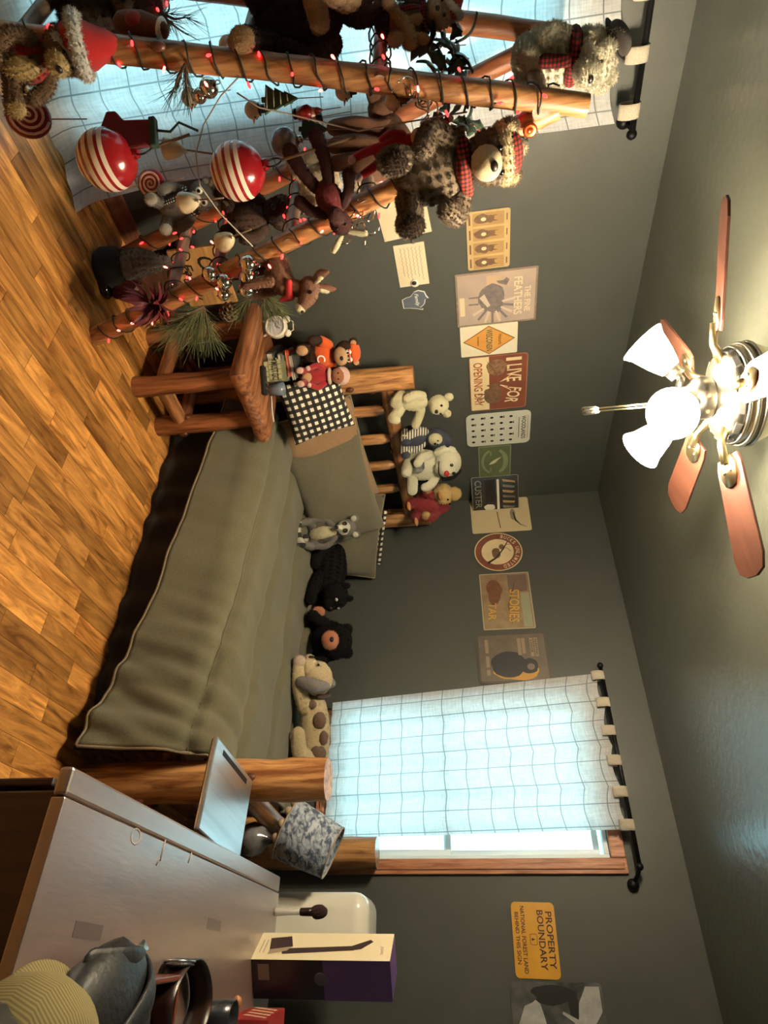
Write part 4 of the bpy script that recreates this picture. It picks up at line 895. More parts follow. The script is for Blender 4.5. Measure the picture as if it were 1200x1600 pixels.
# ---- on the nightstand
BRB = fur('brown_bear_plush', (62, 38, 26)); ORG = cloth('orange_jersey', (222, 92, 32)); TANM = fur('tan_muzzle', (208, 160, 108))
t = bear('sport_bear_plush', 'brown bear toy in orange shirt and cap on the nightstand books', 'stuffed toy', (.225, -1.60, .735), face_rot(-22, 2, 0), .325, BRB, TANM, muzr=(.14, .12, .11), hr=(.19, .17, .18), paw=TANM, arms={-1: [(.16, .04, .44), (.27, .12, .38), (.34, .2, .34)], 1: [(.16, .04, .44), (.26, .12, .34), (.3, .22, .26)]})
P(t, 'shirt', ORG, ('e', (0, 0, .33), (.215, .195, .20)), ('c', [(-.15, .03, .44), (-.24, .09, .39)], [.09, .085]), ('c', [(.15, .03, .44), (.24, .09, .36)], [.09, .085]), fz=.02)
em = lettering('C', t, WHT, .11, .13, (0, .0), 0, name='shirt_letter'); em.rotation_euler = (PI/2-.1, 0, PI); em.location = (0, .20, .34)
hc = P(t, 'cap', ORG, ('e', (0, -.0, .83), (.17, .16, .10)), fz=.02); MB().box((0, .16, .80), (.2, .12, .015), (-.2, 0, 0)).put('cap_brim', ORG, hc, bev=.005, smooth=False)
for sg in (-1, 1): MB().ell((sg*.06, .185, .775), (.042, .03, .05)).put('eye_white', WHT, t)
for sg in (-1, 1): MB().ell((sg*.055, .212, .77), (.016, .012, .02)).put('pupil', BLK, t)
SKN = cloth('doll_skin', (146, 92, 62), bump=.1); WDR = cloth('doll_red', (158, 30, 36)); PNK = fur('doll_pink', (226, 176, 160))
t = thing('elf_doll', 'small red-suited doll with pink hood seated on the nightstand books', 'doll', (.345, -1.57, .735), face_rot(-40, 0, -4), None, .27)
P(t, 'body', WDR, ('c', [(0, 0, .12), (0, 0, .32), (0, 0, .48)], [.16, .15, .10]), fz=.02); P(t, 'collar', PNK, ('e', (0, .01, .53), (.16, .14, .05))); P(t, 'head', SKN, ('e', (0, .02, .70), (.15, .14, .15)), fz=0); P(t, 'hood', PNK, ('e', (0, -.03, .76), (.175, .15, .15))); eyes(t, .055, .155, .72, .015); P(t, 'mouth', mat('doll_mouth', (120, 30, 30), .5), ('c', [(-.04, .155, .645), (0, .163, .635), (.04, .155, .645)], [.006]*3), fz=0)
for sg in (-1, 1): a = P(t, 'arm', WDR, ('c', [(sg*.11, .02, .44), (sg*.2, .1, .32), (sg*.16, .2, .22)], [.06, .055, .05]), fz=.02); P(a, 'mitten', PNK, ('e', (sg*.15, .24, .18), (.05, .05, .05))); l = P(t, 'leg', WDR, ('c', [(sg*.08, .05, .08), (sg*.11, .22, .08), (sg*.12, .38, .05)], [.07, .065, .06]), fz=.02); P(l, 'boot', PNK, ('e', (sg*.12, .44, .07), (.06, .06, .07)))

# ================================================================== things on the nightstand
NT = NZ+.001
ck = thing('alarm_clock', 'small white twin-bell alarm clock on the nightstand edge', 'clock', (.235, -1.80, NT+.068), (0, 0, math.radians(-52)))
WC = mat('clock_white', (226, 218, 202), .35); RY = Matrix.Rotation(PI/2, 4, 'Y')
MB().lathe([(.0, -.022), (.048, -.022), (.053, -.016), (.053, .02), (.048, .026), (.044, .026), (.043, .020), (0, .020)], 32, RY).put('case', WC, ck, auto=.7)
MB().lathe([(0, .0205), (.042, .0205), (.042, .021), (0, .021)], 32, RY).put('dial', mat('clock_dial', (196, 196, 196), .5), ck, smooth=False)
MB().tube([(.0225, 0, 0), (.0225, .012, .022)], .0018, 6).put('hand', INK, ck); MB().tube([(.0225, 0, 0), (.0225, -.026, .008)], .0014, 6).put('hand', INK, ck)
for s in (-1, 1):
    MB().ell((0, s*.034, .055), (.018, .018, .016), (s*-.5, 0, 0)).put('bell', WC, ck); MB().tube([(0, s*.025, -.045), (0, s*.038, -.068)], [.007, .005], 8).put('foot', WC, ck)
MB().tube([(0, -.03, .068), (0, -.02, .084), (0, .02, .084), (0, .03, .068)], .0025, 6).put('carry_handle', WC, ck)
def book(label, loc, rz, w, d, h, c, cat='book', name='book', title=None, tc=None):
    t = thing(name, label, cat, loc, (0, 0, rz)); m = mat('cover_%d_%d_%d' % c, c, .5, c2=tuple(v*.85 for v in c), ns=30)
    MB().box((0, 0, .002), (w, d, .004)).box((0, 0, h-.002), (w, d, .004)).box((0, -d/2+.002, h/2), (w, .004, h)).put('cover', m, t, smooth=False, bev=.001)
    MB().box((0, .002, h/2), (w-.008, d-.008, h-.008)).put('pages', mat('book_pages', (206, 196, 172), .8, c2=(184, 172, 146), ns=60, stretch=(1, 1, 12)), t, smooth=False)
    if title:
        o = lettering(title, t, mat('title_%d_%d_%d' % tc, tc, .5), w*.7, h*.6, (0, 0), 0, name='title'); o.rotation_euler = (PI/2, 0, 0); o.location = (0, -d/2-.0006, h/2)
    return t
z = NT
for k, (lab, c, w, d, h, rz) in enumerate((('thick grey book at the bottom of the nightstand stack', (88, 86, 82), .21, .15, .036, 62), ('dark slim case second from the bottom of the nightstand stack', (40, 40, 40), .19, .14, .016, 66), ('pale green book in the middle of the nightstand stack', (120, 124, 104), .19, .13, .022, 58), ('silver disc case under the orange book in the stack', (150, 150, 146), .19, .13, .014, 63), ('bright orange-red slim book near the top of the stack', (206, 74, 36), .20, .13, .014, 52), ('white paperback topping the nightstand stack', (196, 192, 180), .18, .12, .014, 60), ('dark grey case on the very top of the nightstand stack', (74, 76, 74), .18, .12, .012, 66))):
    book(lab, (.26+.006*(k % 3), -1.60+.01*(k % 2), z), math.radians(rz-90), w, d, h, c); z += h+.0012
bx_ = thing('card_box', 'small green brick-pattern box lettered Must Go on the nightstand', 'box', (.40, -1.665, NT), (0, 0, math.radians(136)))
MB().box((0, 0, .045), (.09, .10, .09)).put('carton', mat('moss_card', (104, 104, 74), .7, c2=(124, 122, 90), ns=14), bx_, smooth=False, bev=.002)
for r_ in range(4):
    for c_ in range(4): MB().box((-.0458, -.036+.024*c_+(.008 if r_ % 2 else 0), .014+.021*r_), (.002, .020, .017)).put('brick', mat('brick_pale', (168, 162, 124), .7), bx_, smooth=False)
o = lettering('MUST GO', bx_, INK, .085, .034, (0, 0), 0); o.rotation_euler = (PI/2, 0, -PI/2); o.location = (-.0485, 0, .056)
rm = thing('remote_control', 'black remote control lying on the nightstand front edge', 'remote', (.50, -1.70, NT), (0, 0, math.radians(38)))
MB().box((0, 0, .011), (.14, .042, .022)).put('shell', mat('remote_black', (20, 19, 19), .4), rm, smooth=False, bev=.008)
for k in range(8): MB().ell((-.045+.028*(k//2), -.009+.018*(k % 2), .0225), (.006, .005, .002), None, 8, 6).put('button', mat('button_grey', (70, 68, 66), .5), rm)
mgk = thing('glass_tumbler', 'small blue-grey glass tumbler at the front of the nightstand', 'glass', (.45, -1.595, NT))
MB().lathe([(0, 0), (.028, 0), (.032, .05), (.034, .075), (.031, .075), (.029, .05), (.025, .006), (0, .006)], 24).put('glass', mat('tumbler_glass', (120, 130, 142), .08, spec=.7, alpha=.75), mgk)
cbk = MB().tube([(.47, -1.57, NT+.006), (.52, -1.53, NT+.004), (.545, -1.475, NT+.0), (.55, -1.425, NT-.06), (.50, -1.40, .30)], .0035, 8).put('charging_cable', mat('cable_white', (224, 218, 206), .5))
tag(cbk, 'white charging cable trailing off the nightstand toward the bed', 'cable')

# ================================================================== log ladder dressed as a Christmas tree
A1 = V((.68, -2.80, 1.89)); R1 = V((.62, -2.13, 0)); L1 = V((.70, -3.27, 0)); A2 = V((.19, -2.82, 1.93)); R4 = V((.15, -2.2, 0)); L3 = V((.2, -3.3, 0))
LADW = wood('ladder_log', (118, 72, 38), (200, 146, 92), 'z', .5, ns=3); RUNG = wood('ladder_rung', (104, 84, 70), (148, 122, 102), 'x', .6, ns=3); LADX = wood('ladder_log_dark', (116, 62, 34), (160, 98, 58), 'z', .5, ns=3)
lad = thing('log_ladder', 'log A-frame ladder dressed as a Christmas tree in front of the curtain', 'ladder')
def lerp(a, b_, t): return V(a)*(1-t)+V(b_)*t
def at_z(a, b_, z): return lerp(a, b_, (a.z-z)/(a.z-b_.z))
log('leg', R1, lerp(R1, A1, .985), .038, .033, LADW, lad, seed=70, knots=4, segs=24)
log('leg', L1, lerp(L1, A1, 1.03), .038, .034, LADW, lad, seed=71, knots=5, segs=24)
log('leg', R4, lerp(R4, A2, .985), .037, .033, LADX, lad, seed=72, segs=24)
log('leg', L3, lerp(L3, A2, 1.02), .037, .033, LADX, lad, seed=73, segs=24)
log('rung', A1+V((.03, 0, -.08)), A2+V((-.05, 0, -.10)), .028, .026, RUNG, lad, seed=74)
RZS = (1.24, .945, .62, .40); LZS = (1.34, .95, .66, .36)
for k, z in enumerate(RZS): log('rung', at_z(A1, R1, z)+V((.03, 0, 0)), at_z(A2, R4, z)+V((-.03, 0, 0)), .024, .022, RUNG, lad, seed=80+k)
for k, z in enumerate(LZS): log('rung', at_z(A1, L1, z)+V((.03, 0, 0)), at_z(A2, L3, z)+V((-.03, 0, 0)), .024, .022, RUNG, lad, seed=90+k)
c = PX(828, 203, .725); o = MB().lathe([(0, 0), (.02, 0), (.022, .004), (.016, .008), (.012, .006), (.008, .010), (0, .011)], 20, Matrix.Translation(c) @ Matrix.Rotation(PI/2, 4, 'Y')).put('bolt', mat('copper_bolt', (200, 92, 46), .3, metal=.8), lad); o['label'] = 'round copper bolt head'

# ---- string lights wound on the legs
WIRE = mat('light_wire', (22, 32, 20), .6); RB = mat('red_bulb_lit', (255, 40, 40), .3, emit=4); RBW = mat('red_bulb_white_hot', (255, 96, 84), .3, emit=5)
def light_string(label, a, b_, t0, t1, turns, r, nb, seed, extra=None):
    t = thing('string_lights', label, 'string lights'); d = V(b_)-V(a); u, w_ = frame_for(d); pts = []; N = int(turns*14)
    rk = random.Random(seed)
    for k in range(N+1):
        q = t0+(t1-t0)*k/N; an = 2*PI*turns*k/N; rr_ = r*(1+.25*noise.noise(V((k*.21, seed, 0))))
        pts.append(lerp(a, b_, q)+(u*math.cos(an)+w_*math.sin(an))*rr_+d.normalized()*.02*noise.noise(V((k*.3, seed, 4))))
    if extra: pts += [V(p) for p in extra]
    MB().tube(pts, .0028, 5).put('wire', WIRE, t)
    for k in range(nb):
        i = int((k+.5)/nb*(len(pts)-1)); p = pts[i]; ax_ = lerp(a, b_, 0)
        out = V((rk.uniform(.2, 1), rk.uniform(-.8, .6), rk.uniform(-.4, .6))).normalized()
        lead = out*rk.uniform(.010, .030)
        bb = BULBM.copy() if False else link('bulb', BULBM if rk.random() < .6 else BULBM2, None, t); bb.location = p+lead; bb.rotation_euler = out.to_track_quat('Z', 'Y').to_euler()
        MB().tube([p, p+lead*.9], .0022, 5).put('socket', WIRE, t) if k % 2 == 0 else None
    return t
b = MB().lathe([(.0028, -.006), (.0038, 0), (.0044, .005), (.0032, .010), (.001, .013)], 8); BULBM = b.mesh('bulb'); BULBM.materials.append(RB)
BULBM2 = b.mesh('bulb'); BULBM2.materials.append(RBW)
light_string('red string lights wound around the near left ladder leg', A1, L1, .02, .80, 21, .042, 34, 1)
light_string('red string lights wound around the near right ladder leg down to the floor', A1, R1, .05, .97, 23, .042, 46, 2)
light_string('red string lights trailing on the far right ladder leg', A2, R4, .35, .98, 9, .042, 20, 3)
light_string('red string lights on the upper right rung', at_z(A1, R1, 1.24), at_z(A2, R4, 1.24), .05, .95, 5, .034, 12, 4)
light_string('red string lights on the upper left rung', at_z(A1, L1, 1.34), at_z(A2, L3, 1.34), .05, .95, 5, .034, 11, 5)
light_string('red string lights on the lower left rung', at_z(A1, L1, .66), at_z(A2, L3, .66), .05, .95, 4, .034, 8, 6)
light_string('red string lights on the second right rung', at_z(A1, R1, .945), at_z(A2, R4, .945), .05, .95, 5, .034, 10, 7)
light_string('red string lights on the third right rung', at_z(A1, R1, .62), at_z(A2, R4, .62), .05, .95, 5, .034, 12, 8)
light_string('red string lights on the lowest right rung', at_z(A1, R1, .40), at_z(A2, R4, .40), .05, .95, 5, .034, 12, 9)

# ---- stuffed animals on the ladder
GRZ = fur('grizzly_brown', (104, 84, 62), (136, 114, 88)); GRT = fur('grizzly_tan', (206, 184, 140)); PLAID = check_mat('red_plaid', (150, 30, 30), (30, 16, 16), .035, (84, 20, 20))
def wp(px, py, x): return PX(px, py, x)
c = wp(618, 285, .76)
t = bear('grizzly_plush', 'big brown grizzly toy in red checked cap on the upper right rung', 'stuffed toy', (.76, c.y, c.z), face_rot(-14, -6, 4), .44, GRZ, GRT, paw=fur('grizzly_dark', (58, 42, 32)), head=(.03, .08, .68), hr=(.18, .17, .17), muzr=(.115, .15, .105), ear_r=.065, br=(.21, .19, .27),
    arms={-1: [(.17, .04, .46), (.29, .12, .40), (.20, .28, .32)], 1: [(.17, .04, .46), (.28, .10, .30), (.22, .26, .22)]}, legs={-1: [(.13, .04, .07), (.19, .22, .06), (.21, .38, .02)], 1: [(.13, .04, .07), (.18, .22, .03), (.2, .36, -.03)]})
P(t, 'cap', BUFF, ('e', (.03, .03, .81), (.172, .165, .11)), fz=.02); MB().tube([(.03+.165*math.cos(2*PI*k/24), .06+.16*math.sin(2*PI*k/24), .775) for k in range(24)], .04, 10, closed=True, fz=.2, ff=30).put('cap_trim', GRT, t); MB().ell((.03, .0, .905), (.05, .05, .05), None, 12, 8, fz=.2).put('pompom', GRT, t)
P(t, 'scarf', BUFF, ('c', [(-.15, .08, .50), (0, .18, .47), (.16, .09, .50)], [.045, .05, .045]), fz=.02)
PBW = fur('polar_white', (220, 206, 178)); c = wp(806, 92, .42)
t = bear('white_bear_plush', 'shaggy white bear toy with plaid scarf and dark hat at the ladder top', 'stuffed toy', (.42, c.y, c.z), face_rot(8, 10, 0), .345, PBW, PBW, head=(0, .10, .70), hr=(.21, .20, .19), muzr=(.12, .15, .11), br=(.24, .22, .30))
scarf(t, (0, .02, .52), .19, PLAID, True, .055); P(t, 'hat', cloth('dark_hat', (46, 36, 30)), ('e', (.13, .02, .90), (.15, .16, .085), (0, .6, 0)), ('e', (.11, .02, .865), (.20, .20, .02), (0, .6, 0)), fz=.04)
P(t, 'tuft', PBW, *[('e', (.19*math.cos(a), .10+.18*math.sin(a), .70+.10*math.sin(3*a)), (.075, .075, .075)) for a in [2*PI*k/9 for k in range(9)]], fz=.25)
MOB = fur('moose_brown', (46, 30, 26)); MOT = fur('moose_tan', (170, 132, 86)); c = wp(372, 62, .47)
t = thing('moose_plush', 'large dark brown moose toy with tan muzzle and antlers on the left rungs', 'stuffed toy', (.45, c.y, at_z(A1, L1, .95).z+.022), face_rot(-38, 0, 6), None, .50)
P(t, 'body', MOB, ('e', (0, 0, .26), (.21, .19, .27))); P(t, 'head', MOB, ('e', (0, .05, .66), (.14, .15, .17))); P(t, 'muzzle', MOT, ('c', [(0, .12, .62), (.02, .24, .55), (.03, .32, .52)], [.10, .115, .11])); P(t, 'belly_band', MOT, ('e', (0, .06, .38), (.17, .155, .09)))
for sg in (-1, 1):
    P(t, 'ear', MOB, ('c', [(sg*.11, .03, .76), (sg*.2, .05, .75)], [.05, .035])); a = P(t, 'antler', MOT, ('c', [(sg*.07, .02, .80), (sg*.16, .02, .88), (sg*.27, .03, .90)], [.035, .045, .05]), ('c', [(sg*.17, .02, .88), (sg*.17, .02, .97)], [.035, .03]), ('c', [(sg*.25, .02, .90), (sg*.28, .02, .99)], [.035, .03]))
    MB().ell((sg*.075, .175, .72), (.022, .016, .022)).put('eye', BLK, t); MB().ell((.03+sg*.045, .425, .54), (.018, .01, .014)).put('nostril', NOSE, t)
    P(t, 'arm', MOB, ('c', [(sg*.17, .03, .42), (sg*.27, .14, .3), (sg*.24, .25, .18)], [.08, .075, .075])); l = P(t, 'leg', MOB, ('c', [(sg*.12, .05, .08), (sg*.18, .24, .05), (sg*.2, .38, -.02)], [.10, .09, .09])); P(l, 'hoof', MOT, ('e', (sg*.2, .42, -.03), (.08, .06, .08)))
c = wp(600, 42, .42); RDT = fur('reindeer_cream', (184, 156, 120))
t = bear('reindeer_plush', 'small cream reindeer toy in red Santa hat on the upper left rung', 'stuffed toy', (.43, c.y, at_z(A1, L1, 1.34).z+.022), face_rot(-25, 0, 6), .24, RDT, RDT, ear_r=.05); santa_hat(t, (0, .02, .84), .15, (.24, .0, .98)); scarf(t, (0, .02, .50), .17, PLAID)
CHB = fur('chipmunk_brown', (110, 78, 42)); CHT = fur('chipmunk_tan', (196, 164, 96)); c = wp(4, 95, .72)
t = bear('chipmunk_plush', 'brown and tan chipmunk toy in red Santa hat low on the ladder front', 'stuffed toy', (.76, c.y, c.z), face_rot(10, -6, 0), .29, CHB, CHT, belly=CHT, ear_r=.055, muzr=(.11, .15, .10)); santa_hat(t, (0, -.02, .84), .23, (-.12, -.10, 1.22)); P(t, 'red_vest', cloth('santa_red', (178, 26, 26)), ('e', (0, -.02, .30), (.225, .19, .24)), fz=.02)
P(t, 'beard', fur('hat_white', (226, 218, 204)), ('c', [(-.14, .10, .74), (0, .15, .80), (.15, .09, .72)], [.05, .055, .05]))
DB = fur('dark_bear_brown', (58, 42, 34)); c = wp(150, 26, .46)
t = bear('brown_bear_plush', 'shaggy dark brown bear toy with white claws on the lower left rungs', 'stuffed toy', (.45, c.y, at_z(A1, L1, .36).z+.02), face_rot(-30, 0, 0), .36, DB, fur('dark_bear_muzzle', (112, 86, 62)), br=(.24, .22, .28))
for sg in (-1, 1):
    for k in range(4): P(t, 'claw', WHT, ('c', [(sg*.21+(k-1.5)*.034, .42, .14), (sg*.21+(k-1.5)*.036, .48, .11)], [.013, .004]), fz=0)
BR2 = fur('walnut_plush', (106, 66, 42)); c = wp(560, 235, .42)
t = thing('brown_dog_plush', 'smooth brown floppy dog toy draped over the right side rung behind the small moose', 'stuffed toy', (.36, c.y+.02, 1.262), face_rot(-70), None, .34)
P(t, 'body', BR2, ('c', [(-.34, .10, -.12), (-.26, 0, .18), (0, -.04, .26), (.22, 0, .16)], [.13, .17, .19, .17])); P(t, 'head', BR2, ('e', (.36, .10, .12), (.16, .16, .15)), ('c', [(.40, .2, .08), (.44, .31, .04)], [.09, .07])); P(t, 'nose', NOSE, ('e', (.46, .39, .06), (.035, .03, .03)), fz=0)
for k, (x, y) in enumerate(((-.30, .12), (-.12, .16), (.12, .16), (.26, -.12))): P(t, 'leg', BR2, ('c', [(x, y*.6, .06), (x, y*1.2, -.16), (x-.02, y*1.3, -.38)], [.10, .085, .08]))
for sg in (-1, 1): P(t, 'ear', BR2, ('c', [(.30+sg*.10, .10, .24), (.30+sg*.17, .13, .14), (.31+sg*.18, .15, .02)], [.04, .055, .045]))
MRN = fur('maroon_moose', (70, 34, 32)); c = wp(522, 262, .66)
t = thing('small_moose_plush', 'small maroon moose toy with dangling legs hanging at the ladder front', 'stuffed toy', (c.x, c.y, c.z-.06), face_rot(-35, 0, -70), None, .30)
P(t, 'body', fur('maroon_sweater', (116, 34, 36)), ('e', (0, 0, .32), (.15, .14, .2))); P(t, 'head', MRN, ('e', (0, .04, .60), (.12, .12, .13)), ('c', [(0, .1, .57), (0, .22, .53)], [.09, .085])); eyes(t, .05, .15, .65, .016)
for sg in (-1, 1): P(t, 'antler', CRP, ('c', [(sg*.05, .02, .72), (sg*.14, .02, .78), (sg*.2, .03, .82)], [.025, .035, .03])); P(t, 'arm', MRN, ('c', [(sg*.12, .02, .44), (sg*.24, .05, .34), (sg*.30, .08, .22)], [.055, .06, .07])); P(t, 'leg', MRN, ('c', [(sg*.08, .02, .16), (sg*.14, .06, -.04), (sg*.16, .1, -.26)], [.065, .07, .085]))
c = wp(600, 236, .58)
t = thing('santa_elf_doll', 'red elf doll in white-trimmed Santa hat tucked behind the grizzly toy', 'doll', (.62, c.y-.01, c.z-.02), face_rot(-5, 0, 14), None, .26)
P(t, 'body', cloth('santa_red', (178, 26, 26)), ('c', [(0, 0, .08), (0, 0, .25), (0, 0, .42)], [.13, .13, .09]), fz=.02); P(t, 'head', cloth('elf_skin', (214, 166, 128)), ('e', (0, .03, .56), (.11, .11, .11)), fz=0); eyes(t, .04, .135, .58, .013); santa_hat(t, (0, 0, .66), .12, (.04, -.02, .98))
for sg in (-1, 1): l = P(t, 'leg', MATS['santa_red'], ('c', [(sg*.07, .02, .06), (sg*.10, .08, -.10), (sg*.11, .14, -.24)], [.06, .055, .05]), fz=.02); P(l, 'boot', PNK, ('e', (sg*.11, .18, -.29), (.05, .08, .05))); P(t, 'arm', MATS['santa_red'], ('c', [(sg*.1, .02, .38), (sg*.18, .08, .26), (sg*.18, .14, .14)], [.05, .045, .04]), fz=.02)
SHP = fur('sheep_cream', (206, 184, 152)); c = wp(470, 300, .40)
t = bear('lamb_plush', 'cream woolly lamb toy on the second right rung behind the small moose', 'stuffed toy', (.40, c.y, .969), face_rot(-35, 0, 10), .34, SHP, fur('lamb_face', (190, 150, 116)), br=(.25, .22, .28), ear_r=.06); P(t, 'blue_shirt', cloth('pale_denim', (150, 160, 172)), ('e', (0, -.02, .40), (.235, .19, .17)), fz=.03)
c = wp(455, 365, .50); MO2 = fur('cocoa_moose', (78, 52, 40))
t = bear('cocoa_moose_plush', 'cocoa brown moose toy with dark snout beside the near right leg', 'stuffed toy', (.38, c.y-.02, .645), face_rot(-40, 0, 0), .33, MO2, fur('cocoa_snout', (48, 30, 26)), muzr=(.13, .20, .13), ear_r=.05)
c = wp(365, 338, .46)
t = bear('grey_deer_plush', 'grey and white deer toy with round eyes and checked scarf on the third right rung', 'stuffed toy', (.44, c.y-.04, .425), face_rot(-20, 0, 12), .26, fur('deer_grey', (120, 112, 100)), fur('white_plush', (226, 218, 196)), ear_r=.06)
scarf(t, (0, .03, .50), .18, GING); 
for sg in (-1, 1): MB().ell((sg*.08, .195, .745), (.05, .025, .05)).put('eye_ring', WHT, t); MB().ell((sg*.08, .215, .745), (.026, .018, .026)).put('pupil', BLK, t); P(t, 'antler', CRP, ('c', [(sg*.08, .02, .86), (sg*.14, .02, .96), (sg*.22, .02, 1.0)], [.022, .024, .02]))
DEER = fur('deer_brown', (120, 74, 46)); c = wp(425, 420, .66)
t = thing('deer_plush', 'brown deer toy with red bandana standing off the near right leg', 'stuffed toy', (.70, c.y+.01, c.z-.02), face_rot(28, 0, 0), None, .34)
P(t, 'body', DEER, ('c', [(0, -.16, .12), (0, 0, .14), (0, .12, .22)], [.14, .15, .12])); P(t, 'neck', DEER, ('c', [(0, .14, .24), (0, .18, .40)], [.10, .08])); P(t, 'head', DEER, ('c', [(0, .16, .48), (0, .26, .47), (.0, .36, .40)], [.11, .10, .065])); P(t, 'muzzle', CRP, ('e', (0, .39, .375), (.055, .06, .05))); P(t, 'nose', NOSE, ('e', (0, .44, .39), (.025, .02, .02)), fz=0)
P(t, 'bandana', cloth('bandana_red', (190, 40, 40)), ('c', [(-.10, .14, .28), (0, .25, .26), (.10, .14, .28)], [.035, .05, .035]), ('c', [(0, .25, .26), (0, .28, .16)], [.05, .02]), fz=.02)
for sg in (-1, 1):
    e = P(t, 'ear', DEER, ('c', [(sg*.08, .14, .56), (sg*.15, .12, .64), (sg*.18, .12, .72)], [.03, .05, .02])); P(e, 'inner_ear', CRP, ('c', [(sg*.09, .165, .58), (sg*.15, .15, .64)], [.02, .03])); MB().ell((sg*.085, .27, .50), (.024, .022, .026)).put('eye', BLK, t)
    for y in (-.18, .10): P(t, 'leg', DEER, ('c', [(sg*.09, y, .08), (sg*.11, y+.02, -.08), (sg*.11, y+.03, -.2)], [.06, .05, .045]))

# ---- ornaments
CORD = mat('jute_cord', (140, 112, 84), .9); ORED = mat('ornament_red', (146, 22, 28), .22, spec=.6, coat=.4); OWH = mat('ornament_white', (224, 206, 186), .4)
def hang_cord(t, p, q, r=.0022, sag=.0):
    p = V(p); q = V(q); m_ = (p+q)/2+V((0, 0, -sag)); MB().tube([p, m_, q], r, 6).put('cord', CORD, t)
def stripe_ball(label, px, py, x, r, top):
    c = wp(px, py, x); t = thing('striped_ornament', label, 'ornament', c, (math.radians(4), math.radians(-5), 0), 'large red and white striped balls')
    prof = lambda k: (r*math.sin(PI*k/32), -r*math.cos(PI*k/32))
    MB().lathe([(max(.0005, prof(k)[0]), prof(k)[1]) for k in range(33)], 36).put('ball', ORED, t)
    for k0, k1 in ((5, 7), (8.5, 10.2), (11.6, 13.6), (14.8, 16.8), (18, 19.6)):
        MB().lathe([(prof(k0+(k1-k0)*q/4)[0]*1.006+.0006, prof(k0+(k1-k0)*q/4)[1]*1.006) for q in range(5)], 36, caps=False).put('white_band', OWH, t)
    MB().lathe([(.0, r*.97), (.018, r*.98), (.018, r*1.12), (.012, r*1.18), (0, r*1.18)], 16).put('cap', ORED, t); MB().tube([(.026*math.cos(2*PI*k/20), 0, r*1.36+.026*math.sin(2*PI*k/20)) for k in range(20)], .003, 6, closed=True).put('ring', mat('dark_ring', (44, 30, 26), .4, metal=.5), t)
    q = V(top)-c; hang_cord(t, (0, 0, r*1.36+.025), q, .005); return t
stripe_ball('large red and white striped ball hanging lower, nearest the floor', 168, 250, .70, .092, wp(300, 225, .66))
stripe_ball('large red and white striped ball hanging higher beside the checked-scarf deer', 372, 268, .70, .088, wp(560, 235, .66))
def lolly(label, px, py, x, r, rot):
    c = wp(px, py, x); t = thing('lollipop_ornament', label, 'ornament', c, rot)
    MB().lathe([(0, -.010), (r*.8, -.010), (r, -.004), (r, .004), (r*.8, .010), (0, .010)], 28).put('disc', mat('candy_maroon', (122, 30, 34), .35), t)
    for s in (-1, 1): MB().tube([((r*.93*k/56)*math.cos(k*.36), (r*.93*k/56)*math.sin(k*.36), s*.0105) for k in range(2, 57)], [.0042]*55, 6, flat=.5).put('swirl', mat('candy_pink', (216, 168, 150), .4), t)
    MB().tube([(0, -r*.9, 0), (0, -r*2.4, 0)], .004, 8).put('stick', OWH, t); hang_cord(t, (0, r, 0), (0, r*2.6, .02)); return t
lolly('swirled red lollipop ornament hanging at the lowest left', 45, 183, .62, .066, (math.radians(65), 0, math.radians(40))); lolly('swirled red lollipop ornament between the two striped balls', 237, 287, .42, .052, (math.radians(90), 0, math.radians(55)))
# stocking
c = wp(205, 210, .66); t = thing('stocking_ornament', 'dark red felt stocking with green cuff above the lower striped ball', 'ornament', c, (0, 0, math.radians(37)))
MB().prism([(-.035, .07), (.045, .07), (.05, -.02), (.035, -.075), (-.03, -.10), (-.08, -.075), (-.078, -.045), (-.045, -.02)], -.010, .010, Matrix.Rotation(PI/2, 4, 'X')).put('sock', cloth('stocking_red', (112, 18, 26)), t, bev=.006, smooth=False); MB().box((.005, 0, .075), (.092, .026, .022)).put('cuff', cloth('stocking_green', (26, 52, 36)), t, bev=.004, smooth=False); MB().tube([(.0, 0, .086), (.01, 0, .13), (-.015, 0, .16), (.02, 0, .22)], .004, 6).put('cord', cloth('stocking_green', (26, 52, 36)), t)
# snowman balls
SNW = mat('snowman_felt', (206, 186, 160), .8, c2=(190, 168, 142), ns=60)
def snowman(label, px, py, x, r, tilt=0, hat=True, name='snowman_ornament'):
    c = wp(px, py, x); t = thing(name, label, 'ornament', c, (0, math.radians(tilt), math.radians(-35)), 'snowman heads on the ladder'); MB().ell((0, 0, 0), (r, r, r)).put('ball', SNW, t)
    if hat: MB().lathe([(0, r*.75), (r*.75, r*.8), (r*.75, r*.9), (r*.5, r*.95), (r*.48, r*1.5), (0, r*1.5)], 16).put('top_hat', BLK, t)
    for s in (-1, 1): MB().ell((s*r*.36, r*.86, r*.25), (r*.12,)*3, None, 8, 6).put('eye', BLK, t)
    MB().tube([(0, r*.9, 0), (0, r*1.5, -r*.1)], [r*.16, r*.03], 8).put('nose', mat('carrot', (196, 104, 40), .6), t); hang_cord(t, (0, 0, r*1.5 if hat else r), (.01, 0, r*1.5+.10), .0014)
for a in (('snowman head ornament against the curtain left of the near leg', 357, 72, .40, .031), ('snowman head ornament just right of the near leg, lowest of four', 297, 152, .45, .029), ('snowman head ornament beside the small green tree', 395, 172, .45, .028), ('snowman head ornament behind the tiny Santa', 485, 185, .42, .028), ('snowman head ornament under the near leg halfway up', 537, 143, .55, .027), ('plain snowman head ornament in the fork of the legs', 615, 158, .55, .028)): snowman(*a)
